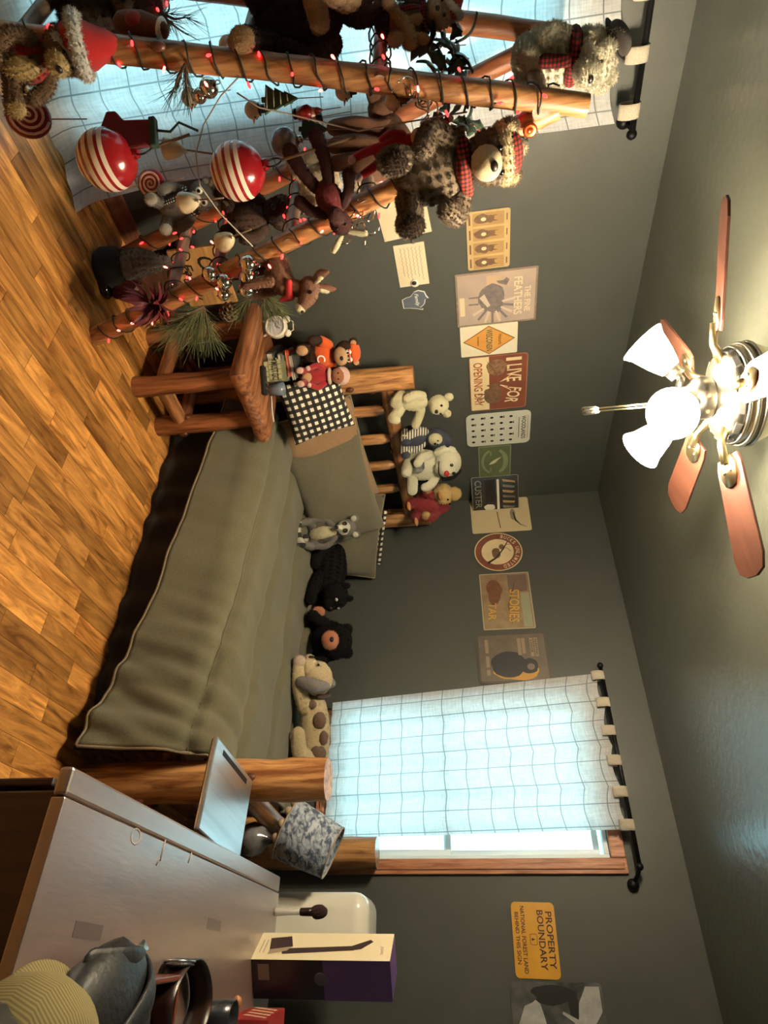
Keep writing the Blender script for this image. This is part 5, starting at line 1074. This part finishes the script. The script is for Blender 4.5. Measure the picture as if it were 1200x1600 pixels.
def bell(label, px, py, x, r, m, rot=(0, 0, 0), cat='ornament', name='bell_ornament', group=None):
    c = wp(px, py, x); t = thing(name, label, cat, c, rot, group); MB().lathe([(r*1.05, -r), (r*.98, -r*.7), (r*.85, -.1*r), (r*.62, r*.5), (r*.3, r*.85), (.002, r*.95)], 20, caps=False).put('bell', m, t, solid=.003); MB().tube([(0, 0, r*.9), (0, 0, r*1.15), (.01, 0, r*1.3)], r*.14, 8).put('loop', m, t); MB().ell((0, 0, -r*.8), (r*.28,)*3).put('clapper', BLK, t); hang_cord(t, (0, 0, r*1.2), (.0, .01, r*1.2+.11), .003); return t
CRB = mat('cream_bell', (206, 190, 156), .4)
bell('cream bell ornament with green top between curtain and lower striped ball', 274, 233, .62, .032, CRB, (0, .25, .4)); bell('cream bell ornament below the upper striped ball', 298, 315, .62, .034, CRB, (.3, .35, .2)); bell('cream bell ornament tied beside the wooden Our sign', 355, 375, .62, .034, CRB, (.5, .5, 0))
SIL = mat('silver_ornament', (206, 200, 190), .12, metal=1)
def jingle(label, px, py, x, r, group='silver jingle bells'):
    c = wp(px, py, x); t = thing('jingle_bell', label, 'bell', c, (random.uniform(-.4, .4), random.uniform(-.4, .4), random.uniform(0, 3)), group); MB().ell((0, 0, 0), (r, r, r)).put('shell', SIL, t)
    MB().tube([(r*1.0*math.cos(2*PI*k/20), r*1.0*math.sin(2*PI*k/20), 0) for k in range(20)], r*.07, 6, closed=True).put('seam', SIL, t); MB().box((0, 0, -r*.95), (r*1.2, r*.12, r*.14)).put('slot', BLK, t, smooth=False); MB().tube([(r*.22*math.cos(2*PI*k/12), 0, r*1.15+r*.22*math.sin(2*PI*k/12)) for k in range(12)], r*.06, 6, closed=True).put('loop', SIL, t)
for a in (('silver jingle bell tied under the near left leg', 326, 137, .60, .030), ('silver jingle bell low in the pair under the near left leg', 312, 150, .62, .022), ('silver jingle bell topmost of three by the pine sprig', 388, 412, .73, .031), ('silver jingle bell middle of three by the pine sprig', 387, 432, .73, .031), ('silver jingle bell lowest of three by the pine sprig', 386, 452, .73, .031), ('silver jingle bell just above the pinecone', 350, 440, .73, .030), ('silver jingle bell smallest, above the pinecone', 350, 460, .73, .024), ('silver jingle bell against the wooden Our sign', 328, 428, .73, .028), ('silver jingle bell alone near the alarm clock', 446, 453, .60, .020)): jingle(*a)
# clear ball
c = wp(445, 222, .60); t = thing('glass_ball_ornament', 'smoky glass ball ornament with silver filling right of the upper striped ball', 'ornament', c); MB().ell((0, 0, 0), (.045,)*3, None, 24, 16).put('ball', mat('ornament_glass', (150, 140, 142), .08, c2=(92, 84, 86), ns=20, spec=.8, alpha=.85), t); MB().lathe([(0, .042), (.013, .043), (.013, .06), (0, .062)], 14).put('cap', SIL, t); hang_cord(t, (0, 0, .06), (0, .02, .20))
# flat trees
def flat_tree(label, px, py, x, h, m, rot, ridges=None):
    c = wp(px, py, x); t = thing('tree_ornament', label, 'ornament', c, rot); pl_ = [(-.06*h, -.5*h), (.06*h, -.5*h), (.06*h, -.4*h), (.40*h, -.4*h), (.22*h, -.15*h), (.30*h, -.15*h), (.15*h, .12*h), (.20*h, .12*h), (0, .5*h), (-.20*h, .12*h), (-.15*h, .12*h), (-.30*h, -.15*h), (-.22*h, -.15*h), (-.40*h, -.4*h), (-.06*h, -.4*h)]
    MB().prism(pl_, -.004, .004, Matrix.Rotation(PI/2, 4, 'X')).put('tree', m, t, smooth=False)
    if ridges:
        for k in range(4): MB().tube([(-.3*h+.07*h*k, -.005, -.36*h+.19*h*k), (.3*h-.07*h*k, -.005, -.33*h+.19*h*k)], .0018, 5).put('tinsel', ridges, t)
    hang_cord(t, (0, 0, .5*h), (0, 0, .5*h+.08), .0014)
GT = mat('felt_green', (44, 62, 44), .8); flat_tree('green tree ornament with pale tinsel lines hanging on the near left leg', 437, 155, .62, .115, mat('tree_olive', (62, 84, 56), .6), (0, .1, math.radians(37)), mat('tinsel_pale', (206, 206, 176), .4)); flat_tree('dark green tree ornament below the tiny Santa', 490, 202, .55, .10, GT, (0, .15, math.radians(37))); flat_tree('grey tree ornament near the reindeer hat', 662, 74, .48, .10, mat('tree_grey', (104, 104, 104), .7), (0, .1, math.radians(37)))
c = wp(482, 175, .60); t = thing('santa_ornament', 'tiny wooden Santa ornament beside the dark green tree', 'ornament', c, (0, .2, math.radians(-20))); MB().lathe([(0, -.035), (.02, -.035), (.022, 0), (.012, .015), (0, .015)], 16).put('coat', ORED, t); MB().ell((0, 0, .018), (.012,)*3).put('head', mat('santa_skin', (206, 156, 122), .6), t); MB().lathe([(.012, .024), (.010, .034), (.001, .05)], 12).put('hat', ORED, t); MB().ell((0, .009, .010), (.010, .007, .012)).put('beard', OWH, t); MB().lathe([(0, -.05), (.016, -.05), (.016, -.035), (0, -.035)], 14).put('boots', BLK, t); hang_cord(t, (0, 0, .05), (0, 0, .11), .0014)
# garland strings
for lab, pts in (('long pale string draped from the near left leg down to the right leg', [(375, 118), (345, 150), (318, 195), (306, 240), (312, 290), (345, 335), (395, 385)]), ('thin pale string crossing from the bells up to the right leg', [(370, 145), (405, 168), (450, 178), (500, 190), (560, 205), (640, 190), (730, 175)])):
    o = MB().tube([wp(a, b_, .66) for a, b_ in pts], .0024, 6).put('ornament_string', mat('pale_string', (170, 158, 142), .9)); tag(o, lab, 'string')
# gnome on the floor, wooden sign, candy heart
t = thing('gnome_doll', 'dark gnome doll with fuzzy grey pointed hat on the floor under the ladder', 'doll', (.31, -2.25, .001), (0, 0, math.radians(-35)), None, .8)
MB().lathe([(0, 0), (.10, 0), (.115, .03), (.11, .10), (.08, .15), (.03, .17)], 26).put('body', cloth('gnome_black', (28, 30, 28)), t); P(t, 'beard', fur('gnome_maroon', (84, 26, 30)), ('c', [(0, .08, .15), (0, .11, .08), (0, .10, .03)], [.05, .055, .02]), fz=.15); P(t, 'hat', fur('gnome_grey', (104, 98, 90)), ('c', [(0, 0, .16), (.02, -.01, .24), (.0, 0, .32), (-.04, 0, .40)], [.085, .07, .045, .015]), fz=.10); P(t, 'nose', cloth('elf_skin', (214, 166, 128)), ('e', (0, .105, .17), (.025,)*3), fz=0)
for s in (-1, 1): P(t, 'boot', BLK, ('e', (s*.05, .10, .025), (.04, .06, .028)), fz=0)
s0 = wp(282, 372, .16); s1 = wp(345, 452, .16)
t = thing('wooden_sign', 'pale wooden sign reading Our Family propped behind the ladder', 'sign', (.13, -2.05, .355), (math.radians(90), 0, math.radians(90)))
MB().box((0, 0, 0), (.30, .24, .018)).put('board', wood('sign_pine', (158, 116, 66), (190, 148, 92), 'x', .6), t, smooth=False, bev=.003); lettering('Our', t, INK, .17, .085, (-.02, .045), .0096, shear=.25); lettering('Family', t, INK, .20, .06, (.02, -.06), .0096, shear=.2)
st_ = MB().box((.12, -2.045, .115), (.10, .20, .228)).put('wooden_crate', wood('crate_dark', (66, 40, 26), (92, 58, 38), 'y', .6), smooth=False, bev=.004); tag(st_, 'low dark wooden crate under the Our Family sign', 'crate')
# greenery
def bough(label, c, dirs, L, m, seed, nn=260, stem=None, name='pine_bough', nl=.10):
    rk = random.Random(seed); t = thing(name, label, 'greenery', c); b = MB(); sb = MB()
    for d in dirs:
        d = V(d).normalized(); u, w_ = frame_for(d); sb.tube([V((0, 0, 0)), d*L*.5+u*.01, d*L*.9], [.005, .004, .002], 6)
        for k in range(nn//len(dirs)):
            s = rk.uniform(.05, 1)*L; a = rk.uniform(0, 2*PI); o_ = (u*math.cos(a)+w_*math.sin(a)); p = d*s; q = p+(d*rk.uniform(.6, 1.2)+o_*rk.uniform(.4, .9)).normalized()*nl*rk.uniform(.6, 1.1)+V((0, 0, -.012))
            n_ = o_.cross(d).normalized()*.0013; b.add([p-n_, p+n_, q+n_*.3, q-n_*.3, p+o_*.0015], [(0, 1, 2, 3), (0, 3, 4), (1, 4, 2)])
    sb.put('stem', mat('twig_brown', (74, 52, 36), .8), t); tag(b.put('needles', m, t, smooth=False), kind='stuff'); return t
PN = mat('pine_needles', (70, 78, 42), .6, c2=(108, 112, 66), ns=30); PND = mat('pine_needles_dark', (36, 48, 36), .6, c2=(60, 74, 54), ns=30)
c = wp(318, 478, .64); bough('long-needled pine bough drooping toward the nightstand', c, [(.1, .8, -.5), (.3, .6, -.8), (.0, 1, -.15), (.4, .3, -.9)], .16, PN, 1, 520, nl=.13)
c = wp(405, 448, .66); bough('pine sprig between the jingle bells and alarm clock', c, [(.1, .7, .4), (.0, .5, -.6), (.2, .9, .1)], .14, PN, 2, 330, nl=.09)
c = wp(290, 100, .74); bough('thin dark pine sprig on the near left leg', c, [(.1, .7, -.2), (.3, .5, -.5)], .08, PND, 3, 90, nl=.08)
c = wp(250, 20, .42); bough('wispy dark pine twig against the curtain at left', c, [(.1, .5, .5), (.1, .2, .8)], .09, PND, 4, 60, nl=.09)
def leaves(label, c, n, L, m, seed, spread=1.0):
    rk = random.Random(seed); t = thing('holly_sprig', label, 'greenery', c)
    lf_ = MB().grid(lambda i, j: V((L*i, L*.20*math.sin(PI*min(.999, i+.001))*(j*2-1)*(1+.25*math.sin(i*20)), .02*math.sin(PI*i)-.008*abs(j*2-1))), 10, 4).mesh('leaf'); lf_.materials.append(m)
    for k in range(n):
        o_ = link('leaf', lf_, None, t); a = rk.uniform(0, 2*PI); o_.location = V((rk.uniform(-.03, .03), rk.uniform(-.05, .05)*spread, rk.uniform(-.05, .05)*spread)); o_.rotation_euler = (rk.uniform(-.8, .8), rk.uniform(-.9, .9), a)
    MB().tube([(0, 0, -.06), (0, .01, .06)], .004, 6).put('stem', mat('twig_brown', (74, 52, 36), .8), t); return t
HOL = mat('holly_green', (34, 46, 36), .35, c2=(58, 70, 54), ns=20)
leaves('dark holly sprig high on the ladder beside the white bear', wp(705, 105, .50), 22, .10, HOL, 1, 1.4); leaves('holly sprig in the fork beneath the ladder apex', wp(712, 195, .52), 13, .09, HOL, 2)
c = wp(232, 478, .68); t = thing('poinsettia', 'dark red spiky poinsettia flower low on the near right leg', 'flower', c); PTM = mat('petal_maroon', (74, 16, 24), .6, c2=(100, 26, 32), ns=30)
pe = MB().grid(lambda i, j: V((.11*i, .0105*math.sin(PI*min(.98, i*.9+.08))*(j*2-1), .015*math.sin(PI*i)-.02*i*i)), 8, 3).mesh('petal'); pe.materials.append(PTM); rk = random.Random(5)
for k in range(54): o_ = link('petal', pe, None, t); o_.rotation_euler = (rk.uniform(-.5, .5), rk.uniform(-1.1, .7), 2*PI*k/54*5.1); o_.location = (.0, .0, .012*(k % 3))
MB().ell((0, 0, .01), (.018, .018, .014)).put('centre', mat('flower_gold', (150, 110, 50), .5), t)
c = wp(357, 488, .64); t = thing('pinecone', 'brown pinecone tucked in the pine beside the nightstand', 'pinecone', c, (.6, .4, 0)); sc_ = MB().ell((.0, 0, 0), (.016, .011, .004), None, 8, 6).mesh('scale'); sc_.materials.append(mat('cone_brown', (86, 60, 40), .7, c2=(120, 92, 66), ns=40))
for k in range(48): z_ = -.04+.085*k/48; r_ = .028*math.sin(PI*(.12+.83*k/48)); a = k*2.4; o_ = link('scale', sc_, None, t); o_.location = (r_*math.cos(a), r_*math.sin(a), z_); o_.rotation_euler = (0, -.55, a)
MB().lathe([(.004, -.045), (.02, -.02), (.02, .01), (.004, .045)], 12).put('core', MATS['cone_brown'], t)
c = wp(222, 42, .62); t = thing('mitten_ornament', 'brown mitten ornament with red and cream patches hung by the lower left rung', 'ornament', c, (0, .3, math.radians(40))); P(t, 'mitten', cloth('mitten_brown', (110, 58, 36)), ('c', [(0, 0, -.05), (0, 0, .0), (0, 0, .05)], [.035, .04, .03]), ('c', [(.03, 0, -.01), (.055, 0, .01)], [.018, .016]), fz=.02); P(t, 'patch', cloth('mitten_red', (150, 46, 40)), ('e', (0, -.03, -.01), (.022, .015, .026)), fz=0); P(t, 'cuff', OWH, ('e', (0, 0, .06), (.034, .03, .012)), fz=.02)
for nm, px, py, x in (('curled silver ribbon bow on the near right leg', 552, 352, .70), ('curled silver ribbon bow in the fork near the apex', 655, 150, .70)):
    c = wp(px, py, x); t = thing('ribbon_bow', nm, 'ribbon', c); rk = random.Random(px)
    for k in range(7):
        d = V((rk.uniform(-.2, .6), rk.uniform(-1, 1), rk.uniform(-1, 1))).normalized(); u, w_ = frame_for(d); MB().tube([d*(.006*q)+(u*math.cos(q*.55)+w_*math.sin(q*.55))*.016 for q in range(16)], .0028, 5).put('curl', SIL, t)

# ================================================================== lamp, bin, boxes and desk clutter
st = thing('lamp_table', 'low dark wooden table under the patterned lamp, mostly hidden', 'table', (2.42, -.86, 0))
MB().box((0, 0, .42), (.26, .40, .025)).put('top', DKD, st, smooth=False, bev=.004)
for sx in (-1, 1):
    for sy in (-1, 1): MB().box((sx*.105, sy*.17, .204), (.035, .035, .407)).put('leg', DKD, st, smooth=False)
lp = thing('table_lamp', 'table lamp with crooked blue-grey patterned shade by the window', 'lamp', (2.335, -.86, .434))
MB().lathe([(0, 0), (.06, 0), (.065, .012), (.05, .03), (.035, .05), (.06, .085), (.066, .115), (.05, .15), (.025, .175), (.018, .20), (.014, .24), (0, .24)], 28).put('base', mat('grey_glass_base', (92, 90, 92), .12, c2=(140, 138, 140), ns=14, spec=.7), lp)
MB().tube([(0, 0, .20), (.0, 0, .27)], .008, 8).put('stem', NICK, lp)
SHD = mat('patterned_shade', (70, 84, 104), .85, c2=(176, 184, 196), ns=34, nd=3, contrast=2.2, stretch=(1, 1, 1.6))
M_ = Matrix.Translation((-.03, 0, .27)) @ Matrix.Rotation(math.radians(24), 4, 'Y') @ Matrix.Rotation(math.radians(-8), 4, 'X')
MB().lathe([(.118, -.02), (.121, -.018), (.100, .19), (.097, .19), (.117, -.018)], 40, M_, caps=False).put('shade', SHD, lp)
for zz, r in ((-.02, .12), (.19, .099)): MB().tube([M_ @ V((r*math.cos(2*PI*k/40), r*math.sin(2*PI*k/40), zz)) for k in range(40)], .004, 6, closed=True).put('shade_rim', mat('shade_trim', (150, 140, 126), .7), lp)
for k in range(12):
    a = 2*PI*k/12; MB().ell(M_ @ V((.105*math.cos(a), .105*math.sin(a), -.03)), (.018, .018, .016)).put('ruffle', mat('ruffle_tan', (168, 142, 112), .85), lp)
bn = thing('white_bin', 'tall glossy white rounded bin standing behind the desk', 'bin', (2.66, -.62, 0))
def rbox(b, w, d, z0, z1, r, rt, n=8):
    """box with rounded vertical corners and rounded top"""
    lay = [(0, 0), (z1-rt-z0, 0)]+[(z1-z0-rt+rt*math.sin(math.radians(a)), -rt*(1-math.cos(math.radians(a)))) for a in (20, 40, 60, 75, 90)]
    vs = []; N = None
    for z, ins in lay:
        p = sheet(w+2*ins, d+2*ins, max(.004, r+ins), n); N = len(p); vs += [(x, y, z0+z) for x, y in p]
    b.add(vs, [(i*N+k, i*N+(k+1) % N, (i+1)*N+(k+1) % N, (i+1)*N+k) for i in range(len(lay)-1) for k in range(N)]+[tuple(range(N-1, -1, -1)), tuple((len(lay)-1)*N+k for k in range(N))]); return b
WPL = mat('glossy_white_plastic', (218, 214, 200), .18, spec=.6)
rbox(MB(), .31, .30, .02, 1.012, .07, .06).put('body', WPL, bn, auto=.8); rbox(MB(), .28, .27, 0, .03, .06, .004).put('base', mat('bin_base_grey', (120, 118, 112), .5), bn, auto=.8)
br = thing('makeup_brush', 'makeup brush with clear handle and dark bristles standing at the desk back', 'brush', (2.615, -1.185, DZT))
MB().lathe([(0, 0), (.012, 0), (.013, .01), (.010, .05), (.009, .09), (0, .09)], 16).put('handle', mat('clear_handle', (206, 200, 190), .15, alpha=.6), br); MB().lathe([(.009, .09), (.012, .092), (.013, .13), (.010, .132)], 16).put('ferrule', mat('dark_ferrule', (44, 30, 28), .3, metal=.5), br); MB().ell((0, 0, .155), (.022, .022, .03), None, 14, 10, fz=.08).put('bristles', fur('dark_bristle', (48, 30, 28)), br)
# product box: white face with a picture of a styling tool, black and purple sides
pb = thing('product_box', 'tall black and purple carton with a styling tool pictured on its cream side', 'box', (2.755, -1.384, DZT), (0, 0, math.radians(36)))
Wd, Dp, Hh = .118, .125, .425
BXW = mat('box_cream', (212, 198, 164), .45); BXB = mat('box_black', (32, 29, 38), .35); BXP = mat('box_purple', (92, 64, 122), .35)
MB().box((Wd/2, Dp/2, Hh/2), (Wd, Dp, Hh)).put('carton', BXB, pb, smooth=False, bev=.0015)
def quad(t, pts, m, name): return MB().add(pts, [tuple(range(len(pts)))]).put(name, m, t, smooth=False)
def lf(y, z, e=.0006): return (-e, y, z)     # on the cream (left) side
quad(pb, [lf(0, 0), lf(Dp, 0), lf(Dp, Hh), lf(0, Hh)], BXW, 'cream_side')
quad(pb, [(0, -.0006, Hh*.52), (Wd, -.0006, Hh*.52), (Wd, -.0006, Hh), (0, -.0006, Hh)], BXP, 'purple_panel')
quad(pb, [(0, 0, Hh+.0006), (Wd, 0, Hh+.0006), (Wd, Dp, Hh+.0006), (0, Dp, Hh+.0006)], BXP, 'lid')
TOOL = mat('tool_print', (52, 36, 36), .5); TOOLG = mat('tool_print_grey', (150, 132, 108), .5)
quad(pb, [lf(.025, .09, .0012), lf(.05, .08, .0012), lf(.065, .30, .0012), lf(.045, .31, .0012)], TOOL, 'tool_picture')
quad(pb, [lf(.045, .045, .0013), lf(.098, .035, .0013), lf(.108, .10, .0013), lf(.06, .115, .0013)], TOOL, 'tool_picture'); quad(pb, [lf(.022, .045, .0014), lf(.045, .045, .0014), lf(.06, .115, .0014), lf(.04, .10, .0014)], TOOLG, 'tool_picture')
quad(pb, [lf(.045, .30, .0013), lf(.065, .30, .0013), lf(.095, .355, .0013), lf(.085, .365, .0013), lf(.05, .33, .0013)], TOOL, 'tool_picture')
for k in range(2): quad(pb, [lf(.03, .015+.012*k, .0012), lf(.09, .015+.012*k, .0012), lf(.09, .018+.012*k, .0012), lf(.03, .018+.012*k, .0012)], TOOLG, 'text_line')
quad(pb, [(.012, -.0012, .02), (.06, -.0012, .02), (.06, -.0012, .055), (.012, -.0012, .055)], mat('box_label', (120, 112, 100), .5), 'sticker'); MB().ell((.055, -.001, Hh*.5), (.020, .001, .020)).put('emblem', mat('box_emblem', (78, 74, 82), .4), pb)
o = lettering('JOYL', pb, TOOLG, .04, .010, (0, 0), 0, name='brand'); o.rotation_euler = (PI/2, 0, -PI/2); o.location = (-.0013, .045, .395)
# right end of the desk
rb = thing('striped_box', 'red card box with pale diagonal stripes beside the tall carton', 'box', (2.93, -1.42, DZT), (0, 0, math.radians(8)))
MB().box((0, 0, .055), (.10, .16, .11)).put('carton', mat('red_card', (150, 36, 34), .5, c2=(130, 30, 30), ns=10), rb, smooth=False, bev=.003)
for k in range(4): MB().box((-.0505, -.05+.034*k, .06), (.0015, .012, .08), (.45, 0, 0)).put('stripe', mat('stripe_pale', (206, 170, 140), .5), rb, smooth=False)
gb = thing('glass_jar', 'grey glass storage jar with dark lid right of the tall carton', 'jar', (2.975, -1.27, DZT))
MB().lathe([(0, 0), (.055, 0), (.06, .01), (.06, .20), (.05, .215), (0, .215)], 28).put('jar', mat('smoky_glass', (92, 102, 104), .12, c2=(130, 138, 138), ns=12, spec=.7), gb); MB().lathe([(.053, .216), (.055, .22), (.055, .245), (.05, .25), (0, .25)], 28).put('lid', mat('jar_lid', (52, 54, 54), .4), gb)
def zp(px, py, z): return PZ(px, py, z)
# black shoulder bag
BAG = mat('black_leather', (13, 13, 14), .5, c2=(20, 20, 22), ns=30, bump=.15, bs=90); c = zp(140, 1612, .80)
bg_ = thing('black_bag', 'slouched black leather bag with loop strap on the desk', 'bag', (c.x, c.y, DZT), (0, 0, math.radians(12)))
MB().ell((0, 0, .055), (.13, .16, .055), None, 22, 12, fz=.10, ff=2).put('pouch', BAG, bg_)
MB().chain([(-.11, -.06, .06), (-.10, .02, .085), (-.085, .09, .075), (-.05, .15, .04)], [.020]*4, flat=.3).put('strap', BAG, bg_); MB().chain([(.02, -.05, .112), (-.03, .06, .11), (-.06, .12, .08), (-.07, .17, .03)], [.026]*4, flat=.3).put('strap', BAG, bg_)
MB().box((-.09, .03, .075), (.05, .08, .006), (0, -.6, .2)).put('flap', mat('bag_dark_panel', (44, 47, 51), .3), bg_, smooth=False, bev=.002); MB().box((-.10, .11, .062), (.02, .03, .006), (0, -.5, .3)).put('buckle', NICK, bg_)
# corduroy cap
CORD = stripe_mat('khaki_corduroy', (140, 126, 82), (108, 97, 62), .0055, 1); c = zp(70, 1672, .86)
cp = thing('corduroy_cap', 'khaki corduroy cap resting on the black bag end of the desk', 'cap', (c.x, c.y, .80), (math.radians(6), math.radians(-16), math.radians(20)))
MB().lathe([(.105, .0), (.108, .02), (.100, .06), (.078, .092), (.04, .112), (.006, .118)], 30, caps=False).put('crown', CORD, cp, solid=.003); MB().grid(lambda i, j: V(((.105+.075*j*math.sin(PI*i))*math.cos(PI*.5+(i-.5)*2.4), (.105+.075*j*math.sin(PI*i))*math.sin(PI*.5+(i-.5)*2.4), .006-.015*j-.012*(2*i-1)**2)), 24, 6).put('brim', CORD, cp, solid=.005); MB().ell((0, 0, .119), (.008, .008, .005)).put('button', CORD, cp)
# camouflage cap in the corner
c = zp(8, 1690, .84); cc_ = thing('camo_cap', 'dark camouflage cap at the very front corner of the desk', 'cap', (c.x+.01, c.y-.03, .775), (0, 0, math.radians(150)))
CAMO = mat('camo_cloth', (40, 38, 32), .85, c2=(96, 88, 66), ns=28, contrast=2.5); MB().lathe([(.095, .0), (.098, .02), (.090, .055), (.07, .083), (.035, .10), (.006, .105)], 28, caps=False).put('crown', CAMO, cc_, solid=.003); MB().grid(lambda i, j: V(((.095+.07*j*math.sin(PI*i))*math.cos(PI*.5+(i-.5)*2.4), (.095+.07*j*math.sin(PI*i))*math.sin(PI*.5+(i-.5)*2.4), .006-.012*j)), 20, 5).put('brim', CAMO, cc_, solid=.004)
# wooden valet box and belt
c = zp(235, 1580, .80); vb = thing('wooden_box', 'open reddish wooden box with pale lining standing behind the belt', 'box', (c.x+.03, c.y, DZT), (0, 0, math.radians(4)))
VW = wood('mahogany_box', (86, 40, 26), (122, 64, 40), 'y', .35); MB().box((0, 0, .006), (.17, .20, .012)).box((-.08, 0, .03), (.010, .20, .05)).box((.08, 0, .03), (.010, .20, .05)).box((0, -.095, .03), (.15, .010, .05)).box((0, .095, .03), (.15, .010, .05)).put('case', VW, vb, smooth=False, bev=.002); MB().box((-.074, .0, .03), (.001, .17, .04)).put('lining', mat('box_lining', (170, 176, 172), .5), vb, smooth=False)
c = zp(290, 1570, .80); bt = thing('leather_belt', 'dark leather belt coiled on edge with an ornate silver buckle', 'belt', (c.x, c.y, DZT))
pts = [V((.075*math.cos(a)*(1+.12*math.cos(2*a)), .115*math.sin(a), .026)) for a in [2*PI*k/40 for k in range(41)]]
def strip(i, j): k = min(int(i*40), 40); p = pts[k]; return V((p.x, p.y, .003+.056*j))
MB().grid(strip, 40, 3).put('strap', mat('belt_leather', (38, 22, 16), .35, c2=(50, 30, 22), ns=30), bt, solid=.004)
MB().ell((-.072, -.05, .032), (.006, .042, .03)).put('buckle', mat('pewter', (120, 116, 110), .3, metal=.9, bump=.6, bs=120), bt); MB().tube([(-.078, -.05+.040*math.cos(2*PI*k/24), .032+.029*math.sin(2*PI*k/24)) for k in range(24)], .003, 6, closed=True).put('buckle_rim', NICK, bt)
c = zp(335, 1590, .78); dc = thing('dark_cup', 'small dark ceramic cup near the right end of the desk', 'cup', (c.x, c.y, DZT)); MB().lathe([(0, 0), (.03, 0), (.036, .01), (.038, .07), (.034, .07), (.03, .012), (0, .012)], 24).put('cup', mat('dark_ceramic', (34, 36, 42), .25), dc); MB().tube([(.030, .02, .055), (.048, .03, .048), (.048, .03, .028), (.030, .02, .02)], .004, 8).put('handle', MATS['dark_ceramic'], dc)
c = zp(352, 1583, .78); fg = thing('animal_figurine', 'tiny tan animal figurine beside the dark cup', 'figurine', (c.x, c.y, DZT), (0, 0, 2.2), None, .08); FT = mat('figurine_tan', (170, 110, 66), .45); P(fg, 'body', FT, ('e', (0, 0, .42), (.22, .36, .22)), fz=0); P(fg, 'head', FT, ('e', (0, .36, .68), (.16, .2, .16)), fz=0)
for sx in (-1, 1):
    for sy in (-1, 1): P(fg, 'leg', mat('figurine_dark', (30, 24, 22), .4), ('c', [(sx*.12, sy*.22, .32), (sx*.13, sy*.24, .06)], [.08, .06]), fz=0)

# ================================================================== nap of the stuffed toys: short fibres standing off the cloth
def fuzz(t, L, dens, seed=1, skip=()):
    rk = random.Random(seed); s = t.scale.x; b = MB(); mats = []; idx = []
    for o in t.children_recursive:
        if o.type != 'MESH' or not o.data.materials or 'Sheen' not in str(o.data.materials[0].node_tree.nodes['Principled BSDF'].inputs.keys()): continue
        m = o.data.materials[0]
        if not m.name in FURS or o.name.split('.')[0] in skip: continue
        if m not in mats: mats.append(m)
        k = mats.index(m); vs = o.data.vertices
        for p in o.data.polygons:
            n = p.area*s*s*dens; n = int(n)+(1 if rk.random() < n-int(n) else 0)
            if not n: continue
            q = [vs[i].co for i in p.vertices]; nr = p.normal
            for _ in range(n):
                w = [rk.random() for _ in q]; sw = sum(w); c = V((0, 0, 0))
                for a, x in zip(w, q): c += x*(a/sw)
                d = (nr+V((rk.uniform(-.7, .7), rk.uniform(-.7, .7), rk.uniform(-.9, .3)))).normalized(); l = L/s*rk.uniform(.6, 1.2)
                e = d.cross(V((rk.uniform(-1, 1), rk.uniform(-1, 1), rk.uniform(-1, 1)))).normalized()*(.0011/s)
                b.add([c-e, c+e, c+d*l], [(0, 1, 2)]); idx.append(k)
    if not idx: return
    me = bpy.data.meshes.new('fur'); me.from_pydata(b.v, [], b.f)
    for m in mats: me.materials.append(m)
    me.polygons.foreach_set('material_index', idx); o = bpy.data.objects.new('fur', me); COL.objects.link(o); o.parent = t; o['kind'] = 'stuff'
for nm, L, dn in (('grizzly_plush', .009, 110000), ('white_bear_plush', .011, 110000), ('chipmunk_plush', .010, 60000), ('brown_bear_plush', .013, 60000), ('moose_plush', .006, 50000), ('reindeer_plush', .007, 60000), ('lamb_plush', .008, 60000), ('cocoa_moose_plush', .006, 60000), ('grey_deer_plush', .006, 60000), ('deer_plush', .005, 70000),
    ('polar_bear_plush', .005, 60000), ('striped_plush', .005, 60000), ('white_dog_plush', .004, 60000), ('duck_plush', .010, 80000), ('lemur_plush', .005, 70000), ('panther_plush', .008, 50000), ('black_bear_plush', .009, 50000), ('puppy_plush', .005, 50000), ('sport_bear_plush', .004, 60000), ('gnome_doll', .012, 60000), ('small_moose_plush', .004, 70000)):
    fuzz(bpy.data.objects[nm], L, dn, skip=('muzzle',) if nm == 'grizzly_plush' else ())
